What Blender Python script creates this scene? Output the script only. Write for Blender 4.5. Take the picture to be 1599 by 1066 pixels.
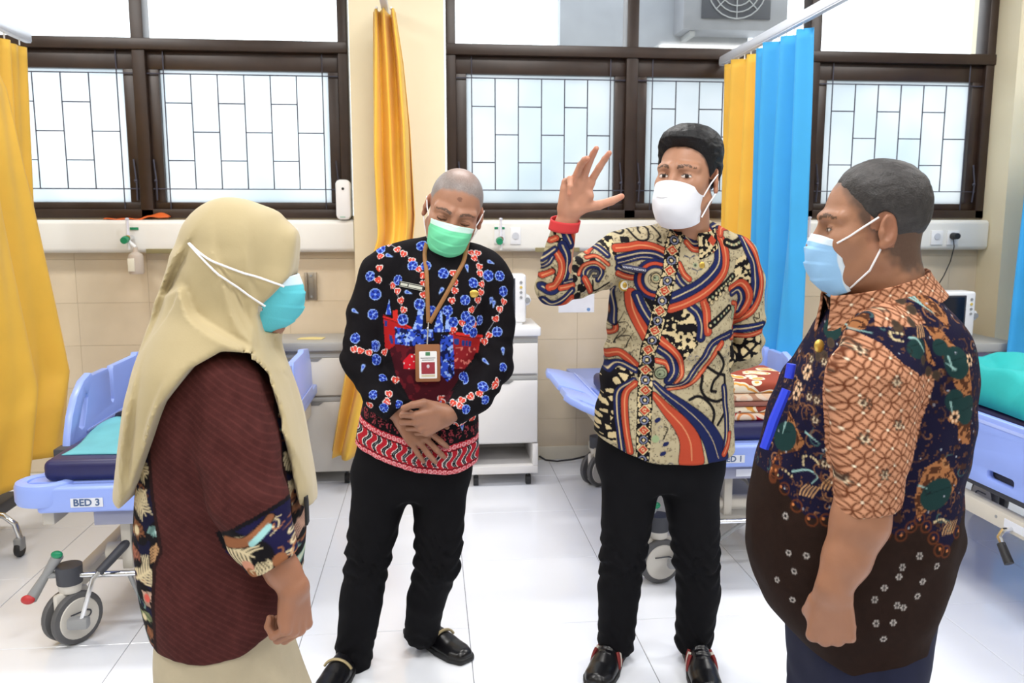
import bpy, bmesh, math, random
import numpy as np
from mathutils import Vector, Matrix
for o in list(bpy.data.objects): bpy.data.objects.remove(o)
SC = bpy.context.scene
COL = SC.collection
random.seed(7)
# ---------------------------------------------------------------- camera
FPX, CXP, CYP, CAMZ = 1300., 799.5, 533., 1.48
PITCH = math.atan(188 / FPX); YAW = math.atan(130 * math.cos(PITCH) / FPX)
cd = bpy.data.cameras.new('camera'); cam = bpy.data.objects.new('camera', cd); COL.objects.link(cam)
cam.location = (0, 0, CAMZ); cam.rotation_euler = (math.pi / 2 - PITCH, 0, -YAW)
cd.sensor_fit = 'HORIZONTAL'; cd.sensor_width = 36; cd.lens = 36 * FPX / 1599; cd.clip_start = .05
SC.camera = cam
cd.dof.use_dof = True; cd.dof.focus_distance = 2.15; cd.dof.aperture_fstop = 7
# ---------------------------------------------------------------- sky, lamps, exposure
wd = bpy.data.worlds.new('overcast_sky'); SC.world = wd; wd.use_nodes = True
bg = wd.node_tree.nodes['Background']; bg.inputs[0].default_value = (.9, .96, 1, 1); bg.inputs[1].default_value = 3.0
vs = SC.view_settings; vs.view_transform = 'Standard'; vs.look = 'None'; vs.gamma = 1; vs.use_curve_mapping = False
vs.exposure = 0.16
LAMPS = [(x, y) for x in (-2.2, 0.4, 3.0) for y in (-.9, 1.3, 3.5)]
for i, (x, y) in enumerate(LAMPS):                       # ceiling tube-light panels, above the frame
    l = bpy.data.lights.new('ceiling_tube', 'AREA'); l.shape = 'RECTANGLE'; l.size = 1.2; l.size_y = .35
    l.energy = 34; l.color = (1, .975, .945)
    lo = bpy.data.objects.new('ceiling_tube_light', l); COL.objects.link(lo); lo.location = (x, y, 3.27)
# ---------------------------------------------------------------- helpers
_R = np.array([math.cos(YAW), -math.sin(YAW), 0]); _FH = np.array([math.sin(YAW), math.cos(YAW), 0]); _Z = np.array([0, 0, 1.])
_FW = _FH * math.cos(PITCH) - _Z * math.sin(PITCH); _UP = _Z * math.cos(PITCH) + _FH * math.sin(PITCH)
def ray(x, y): return _FW + _R * (x - CXP) / FPX - _UP * (y - CYP) / FPX
def at(x, y, Y):                                          # where the sight line of a photo point meets the plane Y
    d = ray(x, y); return d * (Y / d[1]) + np.array([0, 0, CAMZ])
def atx(x, y, X): d = ray(x, y); return d * (X / d[0]) + np.array([0, 0, CAMZ])
def V(*a): return np.array(a, float)
def nz(v): v = np.asarray(v, float); return v / np.linalg.norm(v)
def lin(r, g, b):
    f = lambda c: (c / 255 / 12.92 if c <= 10 else ((c / 255 + .055) / 1.055) ** 2.4)
    return (f(r), f(g), f(b))
MATS = {}
def mat(name, col, rough=.5, metal=0., var=.06, scale=8., bump=0., bscale=60., spec=.5, sheen=0., trans=0., emit=0., attr=None, coat=0., sss=0.):
    if name in MATS: return MATS[name]
    m = bpy.data.materials.new(name); m.use_nodes = True; nt = m.node_tree; N = nt.nodes; L = nt.links
    b = N['Principled BSDF']; out = N['Material Output']
    b.inputs['Roughness'].default_value = rough; b.inputs['Metallic'].default_value = metal
    b.inputs['Specular IOR Level'].default_value = spec; b.inputs['Sheen Weight'].default_value = sheen
    b.inputs['Coat Weight'].default_value = coat
    if sss: b.inputs['Subsurface Weight'].default_value = sss; b.inputs['Subsurface Radius'].default_value = (.012, .005, .003); b.inputs['Subsurface Scale'].default_value = .6
    tc = N.new('ShaderNodeTexCoord')
    nx = N.new('ShaderNodeTexNoise'); nx.inputs['Scale'].default_value = scale; nx.inputs['Detail'].default_value = 4
    L.new(tc.outputs['Object'], nx.inputs['Vector'])
    mr = N.new('ShaderNodeMapRange'); mr.inputs[1].default_value = .25; mr.inputs[2].default_value = .75
    mr.inputs[3].default_value = 1 - var; mr.inputs[4].default_value = 1 + var; L.new(nx.outputs[0], mr.inputs[0])
    mx = N.new('ShaderNodeMix'); mx.data_type = 'RGBA'; mx.blend_type = 'MULTIPLY'; mx.inputs[0].default_value = 1
    if attr:
        at_ = N.new('ShaderNodeAttribute'); at_.attribute_name = attr; L.new(at_.outputs['Color'], mx.inputs[6])
    else: mx.inputs[6].default_value = (*col, 1)
    L.new(mr.outputs[0], mx.inputs[7]); L.new(mx.outputs[2], b.inputs['Base Color'])
    if bump:
        n2 = N.new('ShaderNodeTexNoise'); n2.inputs['Scale'].default_value = bscale; n2.inputs['Detail'].default_value = 3
        L.new(tc.outputs['Object'], n2.inputs['Vector'])
        bp = N.new('ShaderNodeBump'); bp.inputs['Strength'].default_value = bump; bp.inputs['Distance'].default_value = .004
        L.new(n2.outputs[0], bp.inputs['Height']); L.new(bp.outputs[0], b.inputs['Normal'])
    if emit: b.inputs['Emission Color'].default_value = (*col, 1); b.inputs['Emission Strength'].default_value = emit
    if trans:
        t = N.new('ShaderNodeBsdfTranslucent'); L.new(mx.outputs[2], t.inputs[0])
        ms = N.new('ShaderNodeMixShader'); ms.inputs[0].default_value = trans
        L.new(b.outputs[0], ms.inputs[1]); L.new(t.outputs[0], ms.inputs[2]); L.new(ms.outputs[0], out.inputs[0])
    MATS[name] = m; return m
def worg(o):
    v = Vector((0, 0, 0))
    while o: v += o.location; o = o.parent
    return v
def tag(o, label=None, cat=None, group=None, kind=None):
    if label: o['label'] = label
    if cat: o['category'] = cat
    if group: o['group'] = group
    if kind: o['kind'] = kind
    return o
def empty(name, loc, label=None, cat=None, group=None):
    o = bpy.data.objects.new(name, None); COL.objects.link(o); o.location = Vector([float(c) for c in loc]); o.empty_display_size = .1
    return tag(o, label, cat, group)
def link(name, me, m=None, parent=None, org=None, smooth=40):
    o = bpy.data.objects.new(name, me); COL.objects.link(o)
    if org is not None: me.transform(Matrix.Translation(-Vector([float(c) for c in org]))); o.location = Vector([float(c) for c in org])
    if parent:
        me.transform(Matrix.Translation(-worg(parent))); o.parent = parent
    if m: me.materials.append(m)
    if smooth:
        me.polygons.foreach_set('use_smooth', [True] * len(me.polygons))
        if smooth < 180: me.set_sharp_from_angle(angle=math.radians(smooth))
    me.update(); return o
def npmesh(name, v, f):
    v = np.asarray(v, np.float32); f = np.asarray(f, np.int32); k = f.shape[1]
    me = bpy.data.meshes.new(name); me.vertices.add(len(v)); me.vertices.foreach_set('co', v.ravel())
    me.loops.add(f.size); me.loops.foreach_set('vertex_index', f.ravel())
    me.polygons.add(len(f)); me.polygons.foreach_set('loop_start', np.arange(0, f.size, k, dtype=np.int32))
    me.update(calc_edges=True); return me
def copy_tree(o, parent=None):
    c = o.copy(); COL.objects.link(c); c.parent = parent
    for ch in list(o.children): copy_tree(ch, c)
    return c
class MB:
    """collects shapes in one bmesh; build() links it as one mesh object"""
    def __init__(s): s.b = bmesh.new()
    def _x(s, vs, M):
        if M is not None: bmesh.ops.transform(s.b, matrix=M, verts=vs)
    def box(s, lo, hi, bev=0., seg=2, M=None):
        lo = Vector([float(c) for c in lo]); hi = Vector([float(c) for c in hi]); t = bmesh.new()
        r = bmesh.ops.create_cube(t, size=1)
        bmesh.ops.transform(t, matrix=Matrix.Translation((lo + hi) / 2) @ Matrix.Diagonal((*(hi - lo), 1)), verts=t.verts)
        if bev: bmesh.ops.bevel(t, geom=list(t.edges), offset=bev, segments=seg, affect='EDGES', profile=.5)
        s._merge(t, M); return s
    def _merge(s, t, M=None):
        if M is not None: bmesh.ops.transform(t, matrix=M, verts=t.verts)
        vm = {v: s.b.verts.new(v.co) for v in t.verts}
        for f in t.faces:
            try: s.b.faces.new([vm[v] for v in f.verts])
            except ValueError: pass
        t.free()
    def cyl(s, a, b, r, r2=None, n=16, cap=True):
        return s.tube([a, b], [r, r if r2 is None else r2], n, cap)
    def tube(s, pts, r, n=8, cap=True, closed=False):
        P = [np.asarray(p, float) for p in pts]; k = len(P)
        rr = [r] * k if np.isscalar(r) else r; rings = []; pu = None
        for i, p in enumerate(P):
            if closed: d = P[(i + 1) % k] - P[i - 1]
            else: d = P[min(i + 1, k - 1)] - P[max(i - 1, 0)]
            d = d / (np.linalg.norm(d) + 1e-9)
            u = np.cross(d, [0, 0, 1.]) if pu is None else pu - d * (pu @ d)
            if np.linalg.norm(u) < 1e-4: u = np.cross(d, [1., 0, 0])
            u = u / np.linalg.norm(u); w = np.cross(d, u); pu = u
            rings.append([s.b.verts.new(p + rr[i] * (math.cos(2 * math.pi * j / n) * u + math.sin(2 * math.pi * j / n) * w)) for j in range(n)])
        for i in range(k if closed else k - 1):
            A, B = rings[i], rings[(i + 1) % k]
            for j in range(n): s.b.faces.new((A[j], A[(j + 1) % n], B[(j + 1) % n], B[j]))
        if cap and not closed:
            s.b.faces.new(rings[0][::-1]); s.b.faces.new(rings[-1])
        return s
    def lathe(s, prof, c, ax='Z', n=24):
        c = np.asarray(c, float); rings = []
        for (r, h) in prof:
            ring = []
            for j in range(n):
                a = 2 * math.pi * j / n; u, w = max(r, 1e-4) * math.cos(a), max(r, 1e-4) * math.sin(a)
                q = {'Z': (u, w, h), 'X': (h, u, w), 'Y': (w, h, u)}[ax]; ring.append(s.b.verts.new(c + q))
            rings.append(ring)
        for A, B in zip(rings, rings[1:]):
            for j in range(n): s.b.faces.new((A[j], A[(j + 1) % n], B[(j + 1) % n], B[j]))
        s.b.faces.new(rings[0][::-1]); s.b.faces.new(rings[-1]); return s
    def prism(s, poly, t, f, bev=0., holes=()):
        """poly (u,v) outline extruded by t along the third axis; f maps (u,v,w) to the world"""
        t_ = bmesh.new(); loops = []
        def addloop(pl):
            vs = [t_.verts.new((u, v, 0)) for u, v in pl]
            return [t_.edges.new((vs[i], vs[(i + 1) % len(vs)])) for i in range(len(vs))]
        es = addloop(poly)
        for h in holes: es += addloop(h)
        if holes: bmesh.ops.triangle_fill(t_, edges=es, use_beauty=True, use_dissolve=True)
        else: t_.faces.new(list(t_.verts))
        r = bmesh.ops.extrude_face_region(t_, geom=list(t_.faces))
        for v in r['geom']:
            if isinstance(v, bmesh.types.BMVert): v.co.z += t
        bmesh.ops.recalc_face_normals(t_, faces=t_.faces)
        if bev:
            ed = [e for e in t_.edges if abs(e.verts[0].co.z - e.verts[1].co.z) < 1e-6 and len(e.link_faces) == 2 and e.calc_face_angle(0) > .9]
            bmesh.ops.bevel(t_, geom=ed, offset=bev, segments=2, affect='EDGES', profile=.5)
        for v in t_.verts: v.co = Vector([float(c) for c in f(*v.co)])
        s._merge(t_); return s
    def ball(s, c, r, n=12, M=None):
        t = bmesh.new(); bmesh.ops.create_uvsphere(t, u_segments=n * 2, v_segments=n, radius=1)
        rr = (r, r, r) if np.isscalar(r) else r
        bmesh.ops.transform(t, matrix=Matrix.Translation([float(x) for x in c]) @ Matrix.Diagonal((*rr, 1)), verts=t.verts)
        s._merge(t, M); return s
    def build(s, name, m, parent=None, org=None, smooth=40, label=None):
        bmesh.ops.recalc_face_normals(s.b, faces=s.b.faces)
        me = bpy.data.meshes.new(name); s.b.to_mesh(me); s.b.free()
        o = link(name, me, m, parent, org, smooth)
        if label: o['label'] = label
        return o
def rrect(x0, y0, x1, y1, r, n=5):
    o = []
    for cx, cy, a in ((x1 - r, y1 - r, 0), (x0 + r, y1 - r, 90), (x0 + r, y0 + r, 180), (x1 - r, y0 + r, 270)):
        for i in range(n + 1):
            t = math.radians(a + 90 * i / n); o.append((cx + r * math.cos(t), cy + r * math.sin(t)))
    return o
def text(body, size, m, f, parent, name='lettering', ext=.0006, bold=0.):
    """flat lettering; f maps (u, v, w) to the world, text centred on u = v = 0"""
    c = bpy.data.curves.new(name, 'FONT'); c.body = body; c.size = size; c.extrude = ext; c.align_x = 'CENTER'; c.align_y = 'CENTER'; c.offset = bold
    c.resolution_u = 3
    o = bpy.data.objects.new('tmp', c); COL.objects.link(o)
    dg = bpy.context.evaluated_depsgraph_get(); me = bpy.data.meshes.new_from_object(o.evaluated_get(dg)); bpy.data.objects.remove(o)
    for v in me.vertices: v.co = Vector([float(q) for q in f(*v.co)])
    me.materials.clear(); return link(name, me, m, parent, None, 0)
def sheet(name, fn, nu, nv, m, parent=None, org=None, thick=.002, label=None):
    """cloth: fn(u, v) -> arrays xyz, u and v in 0..1; given real thickness"""
    u, v = np.meshgrid(np.linspace(0, 1, nu), np.linspace(0, 1, nv)); p = np.stack(fn(u, v), -1).reshape(-1, 3)
    i = np.arange((nv - 1) * nu).reshape(nv - 1, nu)[:, :-1].ravel(); f = np.stack([i, i + 1, i + nu + 1, i + nu], 1)
    me = npmesh(name, p, f); o = link(name, me, m, parent, org, 180)
    if thick: md = o.modifiers.new('thickness', 'SOLIDIFY'); md.thickness = thick; md.offset = 0
    if label: o['label'] = label
    return o
# ================================================================ materials of the place
M_cream = mat('cream_paint', lin(240, 228, 196), .55, var=.03, scale=2, bump=.08, bscale=40)
M_white = mat('white_paint', lin(225, 225, 222), .6, var=.02, scale=2)
M_room = mat('beige_room_paint', lin(176, 168, 150), .6, var=.03, scale=2)
M_grout = mat('floor_grout', lin(130, 130, 138), .8)
M_floor = mat('floor_tile_glaze', lin(243, 247, 255), .12, var=.012, scale=3, spec=.55)
M_wtile = mat('wall_tile_glaze', lin(224, 208, 182), .22, var=.05, scale=5)
M_wgrout_ = mat('wall_grout', lin(196, 182, 158), .8)
M_frame = mat('dark_brown_frame', lin(52, 37, 29), .38, var=.2, scale=12)
M_rod = mat('grille_steel', lin(70, 70, 84), .45, metal=.3)
M_panel = mat('ivory_plastic', lin(240, 239, 234), .35, var=.015)
M_plw = mat('white_plastic', lin(243, 244, 246), .35, var=.01)
M_yellow = mat('yellow_cloth', lin(255, 208, 80), .6, var=.06, scale=5, trans=.18, bump=.1, bscale=25, sheen=.2)
M_blue = mat('blue_cloth', lin(70, 190, 248), .6, var=.05, scale=5, trans=.25, bump=.1, bscale=25, sheen=.2)
M_chrome = mat('chrome', (.75, .76, .78), .16, metal=1, var=.03)
M_alu = mat('white_rail_metal', lin(232, 236, 245), .35, metal=.2, var=.02)
M_dark = mat('black_rubber', lin(34, 34, 36), .55)
M_darkgrey = mat('dark_grey_plastic', lin(62, 64, 72), .5)
M_grey = mat('grey_plastic', lin(150, 152, 154), .5)
M_bedblue = mat('light_blue_plastic', lin(150, 174, 246), .3, var=.02)
M_beige = mat('beige_steel', lin(206, 200, 188), .4, var=.03)
M_navy = mat('navy_vinyl', lin(34, 34, 84), .4, var=.12, scale=12, bump=.12, bscale=18)
M_teal = mat('teal_cloth', lin(28, 168, 168), .7, var=.08, scale=10, bump=.2, bscale=40)
M_paleteal = mat('pale_teal_cloth', lin(100, 176, 190), .7, var=.1, scale=10, bump=.15, bscale=40)
M_cab = mat('cabinet_ivory', lin(214, 210, 202), .4, var=.02)
M_cabw = mat('cabinet_white', lin(232, 230, 228), .38, var=.02)
M_cabg = mat('cabinet_grey_edge', lin(168, 168, 166), .4, var=.03)
M_green = mat('green_plastic', lin(20, 140, 96), .4)
M_red = mat('red_plastic', lin(190, 54, 56), .45)
M_screen = mat('dark_screen', lin(26, 32, 46), .18)
M_ink = mat('blue_grey_ink', lin(70, 96, 140), .6)
def glass(name, kind):
    m = bpy.data.materials.new(name); m.use_nodes = True; N = m.node_tree.nodes; L = m.node_tree.links; N.remove(N['Principled BSDF'])
    out = N['Material Output']; ms = N.new('ShaderNodeMixShader'); g = N.new('ShaderNodeBsdfGlossy'); g.inputs[1].default_value = .05 if kind == 'clear' else .2
    if kind == 'clear':
        t = N.new('ShaderNodeBsdfTransparent'); t.inputs[0].default_value = (.96, .97, .98, 1); fr = N.new('ShaderNodeFresnel'); fr.inputs[0].default_value = 1.4; L.new(fr.outputs[0], ms.inputs[0])
    else:
        t = N.new('ShaderNodeBsdfTranslucent'); ms.inputs[0].default_value = .04
        nx = N.new('ShaderNodeTexNoise'); nx.inputs['Scale'].default_value = 2.2; tc = N.new('ShaderNodeTexCoord'); L.new(tc.outputs['Object'], nx.inputs[0])
        r = N.new('ShaderNodeValToRGB'); r.color_ramp.elements[0].color = (.60, .645, .67, 1); r.color_ramp.elements[1].color = (.685, .705, .72, 1)
        r.color_ramp.elements[0].position = .3; r.color_ramp.elements[1].position = .6; L.new(nx.outputs[0], r.inputs[0]); L.new(r.outputs[0], t.inputs[0])
    L.new(t.outputs[0], ms.inputs[1]); L.new(g.outputs[0], ms.inputs[2]); L.new(ms.outputs[0], out.inputs[0]); return m
M_clear = glass('clear_glass', 'clear'); M_frost = glass('frosted_glass', 'frost')
# ================================================================ room shell
WY = 5.03; XL, XR, YB, ZC = -4.075, 6.125, -3.115, 3.32
def struct(o): o['kind'] = 'structure'; return o
floor = struct(MB().box((XL, YB, -.08), (XR, 5.25, -.0025)).build('floor', M_grout))
tm = None
for i in range(17):
    for j in range(14):
        x0 = .125 - .6 * 7 + .6 * i; y0 = 2.885 - .602 * 10 + .602 * j
        if y0 + .6 > 5.3: continue
        if tm is None:
            t0 = MB().box((.0012, .0012, -.006), (.5988, .6008, 0), .0014, 1).build('tile', M_floor, None, smooth=0); tm = t0.data; t = t0
        else: t = bpy.data.objects.new('tile', tm); COL.objects.link(t)
        t.parent = floor; t.location = (x0, y0, 0)
struct(MB().box((XL, YB, ZC), (XR, 5.25, ZC + .1)).build('ceiling', M_white))
struct(MB().box((XL - .15, YB, -.08), (XL, 5.25, ZC)).build('wall_left', M_room))
struct(MB().box((XR, YB, -.08), (XR + .15, 5.25, ZC)).build('wall_right', M_room))
struct(MB().box((XL - .15, YB - .15, -.08), (XR + .15, YB, ZC)).build('wall_front', M_room))
PX0, PX1, PY = float(at(546, 100, 4.9)[0]), float(at(694, 100, 4.9)[0]), 4.9
RX = float(at(1549, 100, WY)[0])
W1L, WZ0, WZ1 = -2.78, 1.497, 3.2
wb = MB().box((XL, WY, -.08), (XR, 5.25, WZ0)).box((XL, WY, WZ1), (XR, 5.25, ZC)).box((XL, WY, WZ0), (W1L, 5.25, WZ1))
wb.box((PX0, WY, WZ0), (PX1, 5.25, WZ1)).box((RX, WY, WZ0), (XR, 5.25, WZ1))
wall = struct(wb.build('wall_back', M_cream, smooth=0))
struct(MB().box((PX0, PY, 0), (PX1, WY - .0005, ZC)).build('wall_pier', M_cream, smooth=0)); struct(MB().box((RX, 4.8, 0), (XR, WY - .0005, ZC)).build('wall_corner', M_cream, smooth=0))
wt = None                                                 # lower wall: 40 x 25 cm glazed tiles, one by one
for (xa, xb) in ((-4.0, PX0), (PX1, RX)):
    k = 0; x = xa if xa > 0 else xa
    edges = [xa + .4 * q for q in range(30) if xa + .4 * q < xb] + [xb] if xa > -1 else sorted([xb - .4 * q for q in range(30) if xb - .4 * q > xa])
    for a, b in zip(edges, edges[1:]):
        for r in range(6):
            if abs(b - a - .4) < 1e-4 and wt is not None: t = bpy.data.objects.new('tile', wt); COL.objects.link(t)
            else:
                t = MB().box((.0005, 0, .0005), (b - a - .0005, .008, .2495), .0008, 1).build('tile', M_wtile, None, smooth=0)
                if abs(b - a - .4) < 1e-4: wt = t.data
            t.parent = wall; t.location = (a, WY - .008, .01 + .25 * r)
struct(MB().box((PX1 + .001, WY - .02, 0), (RX - .001, WY - .008, .085), .003).build('baseboard_back', mat('skirting', lin(228, 220, 200), .3)))
# ---------------------------------------------------------------- windows
def window(name, xs, ztr):
    """dark frame with a transom; clear panes above, frosted sashes with a steel grille below"""
    y0, y1 = 5.0, 5.12; n = len(xs) - 1; fb = MB()
    fb.box((xs[0], y0, WZ0), (xs[-1], y1, WZ0 + .05), .004).box((xs[0], y0, WZ1 - .06), (xs[-1], y1, WZ1), .004)
    fb.box((xs[0], y0 - .012, ztr), (xs[-1], y1, ztr + .062), .004)
    for i, x in enumerate(xs):
        a, b = (x, x + .055) if i == 0 else ((x - .055, x) if i == n else (x - .035, x + .035))
        fb.box((a, y0, WZ0), (b, y1, WZ1), .004)
    w = struct(fb.build(name, M_frame))
    for i in range(n):
        a = xs[i] + (.055 if i == 0 else .035); b = xs[i + 1] - (.055 if i == n - 1 else .035); st = .062
        z0, z1 = WZ0 + .05, ztr
        s = MB().box((a, 5.03, z0), (b, 5.09, z0 + .04), .003).box((a, 5.03, z1 - .10), (b, 5.09, z1), .003)
        s.box((a, 5.03, z0 + .04), (a + st, 5.09, z1 - .10), .003).box((b - st, 5.03, z0 + .04), (b, 5.09, z1 - .10), .003)
        so = s.build('sash', M_frame, w)
        MB().box((a + st - .01, 5.06, z0 + .03), (b - st + .01, 5.065, z1 - .09)).build('pane', M_frost, so, smooth=0)
        MB().box((a - .01, 5.06, ztr + .05), (b + .01, 5.065, WZ1 - .05)).build('pane', M_clear, w, smooth=0)
        g = MB(); ga, gb = a + st + .03, b - st - .03; gt, gl = z1 - .125, z0 + .115; nr = 7; yr = 5.018
        rx = [ga + (gb - ga) * q / (nr - 1) for q in range(nr)]
        for q, x in enumerate(rx): g.cyl((x, yr, z0 - .01 if q in (0, nr - 1) else gl), (x, yr, z1 if q in (0, nr - 1) else gt), .0036, n=6)
        for z in (gt, gl): g.cyl((a, yr, z), (b, yr, z), .0036, n=6)
        for q in range(nr - 1):
            for fz in ((.25, .75) if q % 2 == 0 else (.5,)):
                z = gt + (gl - gt) * fz; g.cyl((rx[q], yr, z), (rx[q + 1], yr, z), .0036, n=6)
        g.build('grille', M_rod, w)
        for sx in (a + .02, b - .02):
            MB().tube([(sx, 5.012, z0 + .05), (sx + .004, 5.004, z0 + .16), (sx - .008, 5.012, z0 + .28)], .005, 6).ball((sx, 5.005, z0 + .16), .01, 5).build('casement_stay', M_rod, w)
    return w
window('window_1', [W1L, -1.6, PX0 - .02], 2.425)
window('window_2', [PX1 + .012, 1.21, 2.33, RX], 2.43)
# outside the second window: a white wall with a hanging air conditioner
struct(MB().box((1.0, 6.45, .5), (2.46, 6.6, 4.5)).build('wall_outside', mat('outside_wall', lin(150, 154, 162), .8)))
ac = empty('air_conditioner_unit', (2.15, 6.3, 2.84), 'white outdoor air conditioner unit with dark fan grille seen through window top', 'air conditioner')
a0, a1 = at(1066, 46, 6.2), at(1222, 0, 6.2)
MB().box((a0[0], 6.2, a0[2]), (a1[0] + .05, 6.45, a0[2] + .55), .02).build('casing', mat('greyed_white', lin(132, 134, 140), .6, var=.1), ac)  # white casing greyed evenly so the bright sky doesn't wash it out
fx = (at(1092, 20, 6.2)[0] + at(1205, 20, 6.2)[0]) / 2; fz = a0[2] + .30
MB().box((fx - .26, 6.185, fz - .22), (fx + .26, 6.199, fz + .23), .004).build('fan_opening', M_darkgrey, ac)
g = MB()
for q in range(5): g.tube([(fx + (.04 + .045 * q) * math.cos(t), 6.178, fz + (.04 + .045 * q) * math.sin(t)) for t in np.linspace(0, 2 * math.pi, 24, endpoint=False)], .005, 5, closed=True)
for q in range(8): t = q * math.pi / 4; g.cyl((fx, 6.176, fz), (fx + .22 * math.cos(t), 6.176, fz + .22 * math.sin(t)), .004, n=5)
g.build('fan_grille', M_grey, ac)
for bx_ in (a0[0] + .06, a1[0] - .08): MB().box((bx_, 6.22, a0[2] - .04), (bx_ + .04, 6.449, a0[2]), .003).build('bracket', M_grey, ac)
# ---------------------------------------------------------------- bed-head rails on the wall
def rail_panel(name, x0, x1, label):
    r = empty(name, (x0, 5.0, 1.3), label, 'wall panel')
    prof = rrect(4.925, 1.302, 5.0212, 1.487, .028)
    MB().prism(prof, x1 - x0, lambda u, v, w: (x0 + w, u, v), .006).build('housing', M_panel, r)
    return r
rp1 = rail_panel('bedhead_panel', -3.6, PX0 - .004, 'long ivory bed-head service panel below the left window')
rp2 = rail_panel('bedhead_panel', PX1 + .004, 1.68, 'ivory bed-head service panel behind the man with raised hand')
rp3 = rail_panel('bedhead_panel', 1.9, float(at(1541, 345, 4.95)[0]), 'ivory bed-head service panel below the right window, with rounded end')
def plate(x, z, w, h, parent, name='socket', y=4.925, m=None):
    p = MB().box((x - w / 2, y - .008, z - h / 2), (x + w / 2, y, z + h / 2), .003).build(name, m or M_plw, parent); return p
def slot(px0, px1, panel, zc=1.312):
    q = at(px0, 392, 4.92); q2 = at(px1, 392, 4.92)
    MB().box((q[0], 4.918, zc - .014), (q2[0], 4.93, zc + .012), .002).build('recess', mat('olive_recess', lin(140, 130, 92), .6), panel)
slot(228, 300, rp1); slot(836, 905, rp2)
for px in (805,):
    q = at(px, 368, 4.92); p = plate(q[0], q[2], .062, .10, rp2)
    MB().cyl((q[0], 4.912, q[2]), (q[0], 4.918, q[2]), .02, n=20).build('socket_well', mat('pale_grey', lin(205, 208, 216), .4), p)
for px in (1463, 1488):
    q = at(px, 371, 4.92); p = plate(q[0], q[2], .078, .088, rp3)
    MB().cyl((q[0], 4.912, q[2] + .008), (q[0], 4.918, q[2] + .008), .02, n=20).build('socket_well', mat('pale_grey', (1, 1, 1)), p)
MB().box((at(462, 370, 4.92)[0] - .012, 4.92, 1.35), (at(462, 370, 4.92)[0] + .012, 4.926, 1.44), .002).build('blank_plate', M_plw, rp1)
q = at(1488, 370, 4.91)
pl = empty('power_plug', (q[0], 4.9, q[2]), 'black power plug and cable in the right wall panel socket', 'plug')
MB().cyl((q[0], 4.862, q[2] + .006), (q[0], 4.91, q[2] + .006), .019, .022, n=16).build('plug_body', M_dark, pl)
pts = [at(x, y, Y) for x, y, Y in ((1488, 368, 4.865), (1490, 385, 4.86), (1484, 408, 4.87), (1474, 430, 4.88), (1463, 448, 4.9), (1456, 470, 4.93))]
MB().tube(pts, .0035, 6).build('cable', M_dark, pl)
# ---------------------------------------------------------------- oxygen flowmeters
def flowmeter(px, py_top, py_knob, label, bottle=None, plate_px=None, green=True, y=4.87):
    q = at(px, py_knob, y); zt = float(at(px, py_top, y)[2]); x, z = float(q[0]), float(q[2])
    r = empty('oxygen_flowmeter', (x, y, z), label, 'flowmeter', 'oxygen flowmeters on the wall panels')
    if plate_px is not None:
        p = at(plate_px, 366, 4.92); pp = plate(p[0], 1.40, .064, .105, r, 'wall_outlet')
        MB().box((p[0] - .03, 4.915, 1.432), (p[0] - .008, 4.9165, 1.446), .0005).box((p[0] + .012, 4.915, 1.432), (p[0] + .03, 4.9165, 1.446), .0005).build('green_mark', M_green, pp)
    MB().lathe([(.009, z - .005), (.011, z + .01), (.0075, z + .02), (.0075, zt - .012), (.011, zt - .01), (.011, zt - .003), (.006, zt)], (x, y, 0), n=14).build('sight_tube', mat('clear_plastic_tube', lin(225, 224, 236), .15, spec=.7), r)
    MB().cyl((x, y - .012, z - .012), (x, y + .06, z - .012), .016, n=14).build('valve', M_chrome, r)
    MB().cyl((x - .01, y - .045, z - .026), (x - .01, y - .013, z - .02), .019, .021, n=14).build('knob', M_green if green else M_plw, r)
    MB().cyl((x, y, z - .012), (x, y, z - .075), .009, n=10).build('outlet', M_plw, r)
    if bottle:
        bx = float(at(bottle, 400, y)[0]); zb = float(at(bottle, 428, y)[2]); zn = float(at(bottle, 386, y)[2])
        b = MB().lathe([(.001, zb), (.036, zb + .002), (.04, zb + .01), (.04, zb + .1), (.036, zb + .112), (.014, zb + .125), (.012, zn), (.001, zn)], (bx, y, 0), n=24).build('humidifier_bottle', mat('milky_plastic', lin(228, 216, 204), .2, trans=.3), r)
        MB().box((bx - .032, y - .043, zb + .018), (bx + .004, y - .039, zb + .09), .001).build('bottle_label', mat('paper_label', lin(236, 232, 214), .6), b)
        MB().cyl((bx, y, zn), (x, y, z - .03), .011, n=10).build('neck', M_plw, r)
    return r
f1 = flowmeter(200, 340, 368, 'oxygen flowmeter with green knob and milky humidifier bottle on left panel', bottle=212)
qg = at(209, 357, 4.92); MB().box((qg[0] - .022, 4.919, qg[2] - .007), (qg[0] + .024, 4.9245, qg[2] + .008), .001).build('green_mark', M_green, f1)
flowmeter(782, 340, 370, 'oxygen flowmeter with white outlet plate beside the green-masked man', plate_px=780)
flowmeter(1244, 338, 370, 'clear oxygen flowmeter nearest the blue curtain on right panel', plate_px=1246, green=False)
flowmeter(1263, 338, 370, 'clear suction regulator between blue curtain and man in brown batik', green=False)
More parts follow.
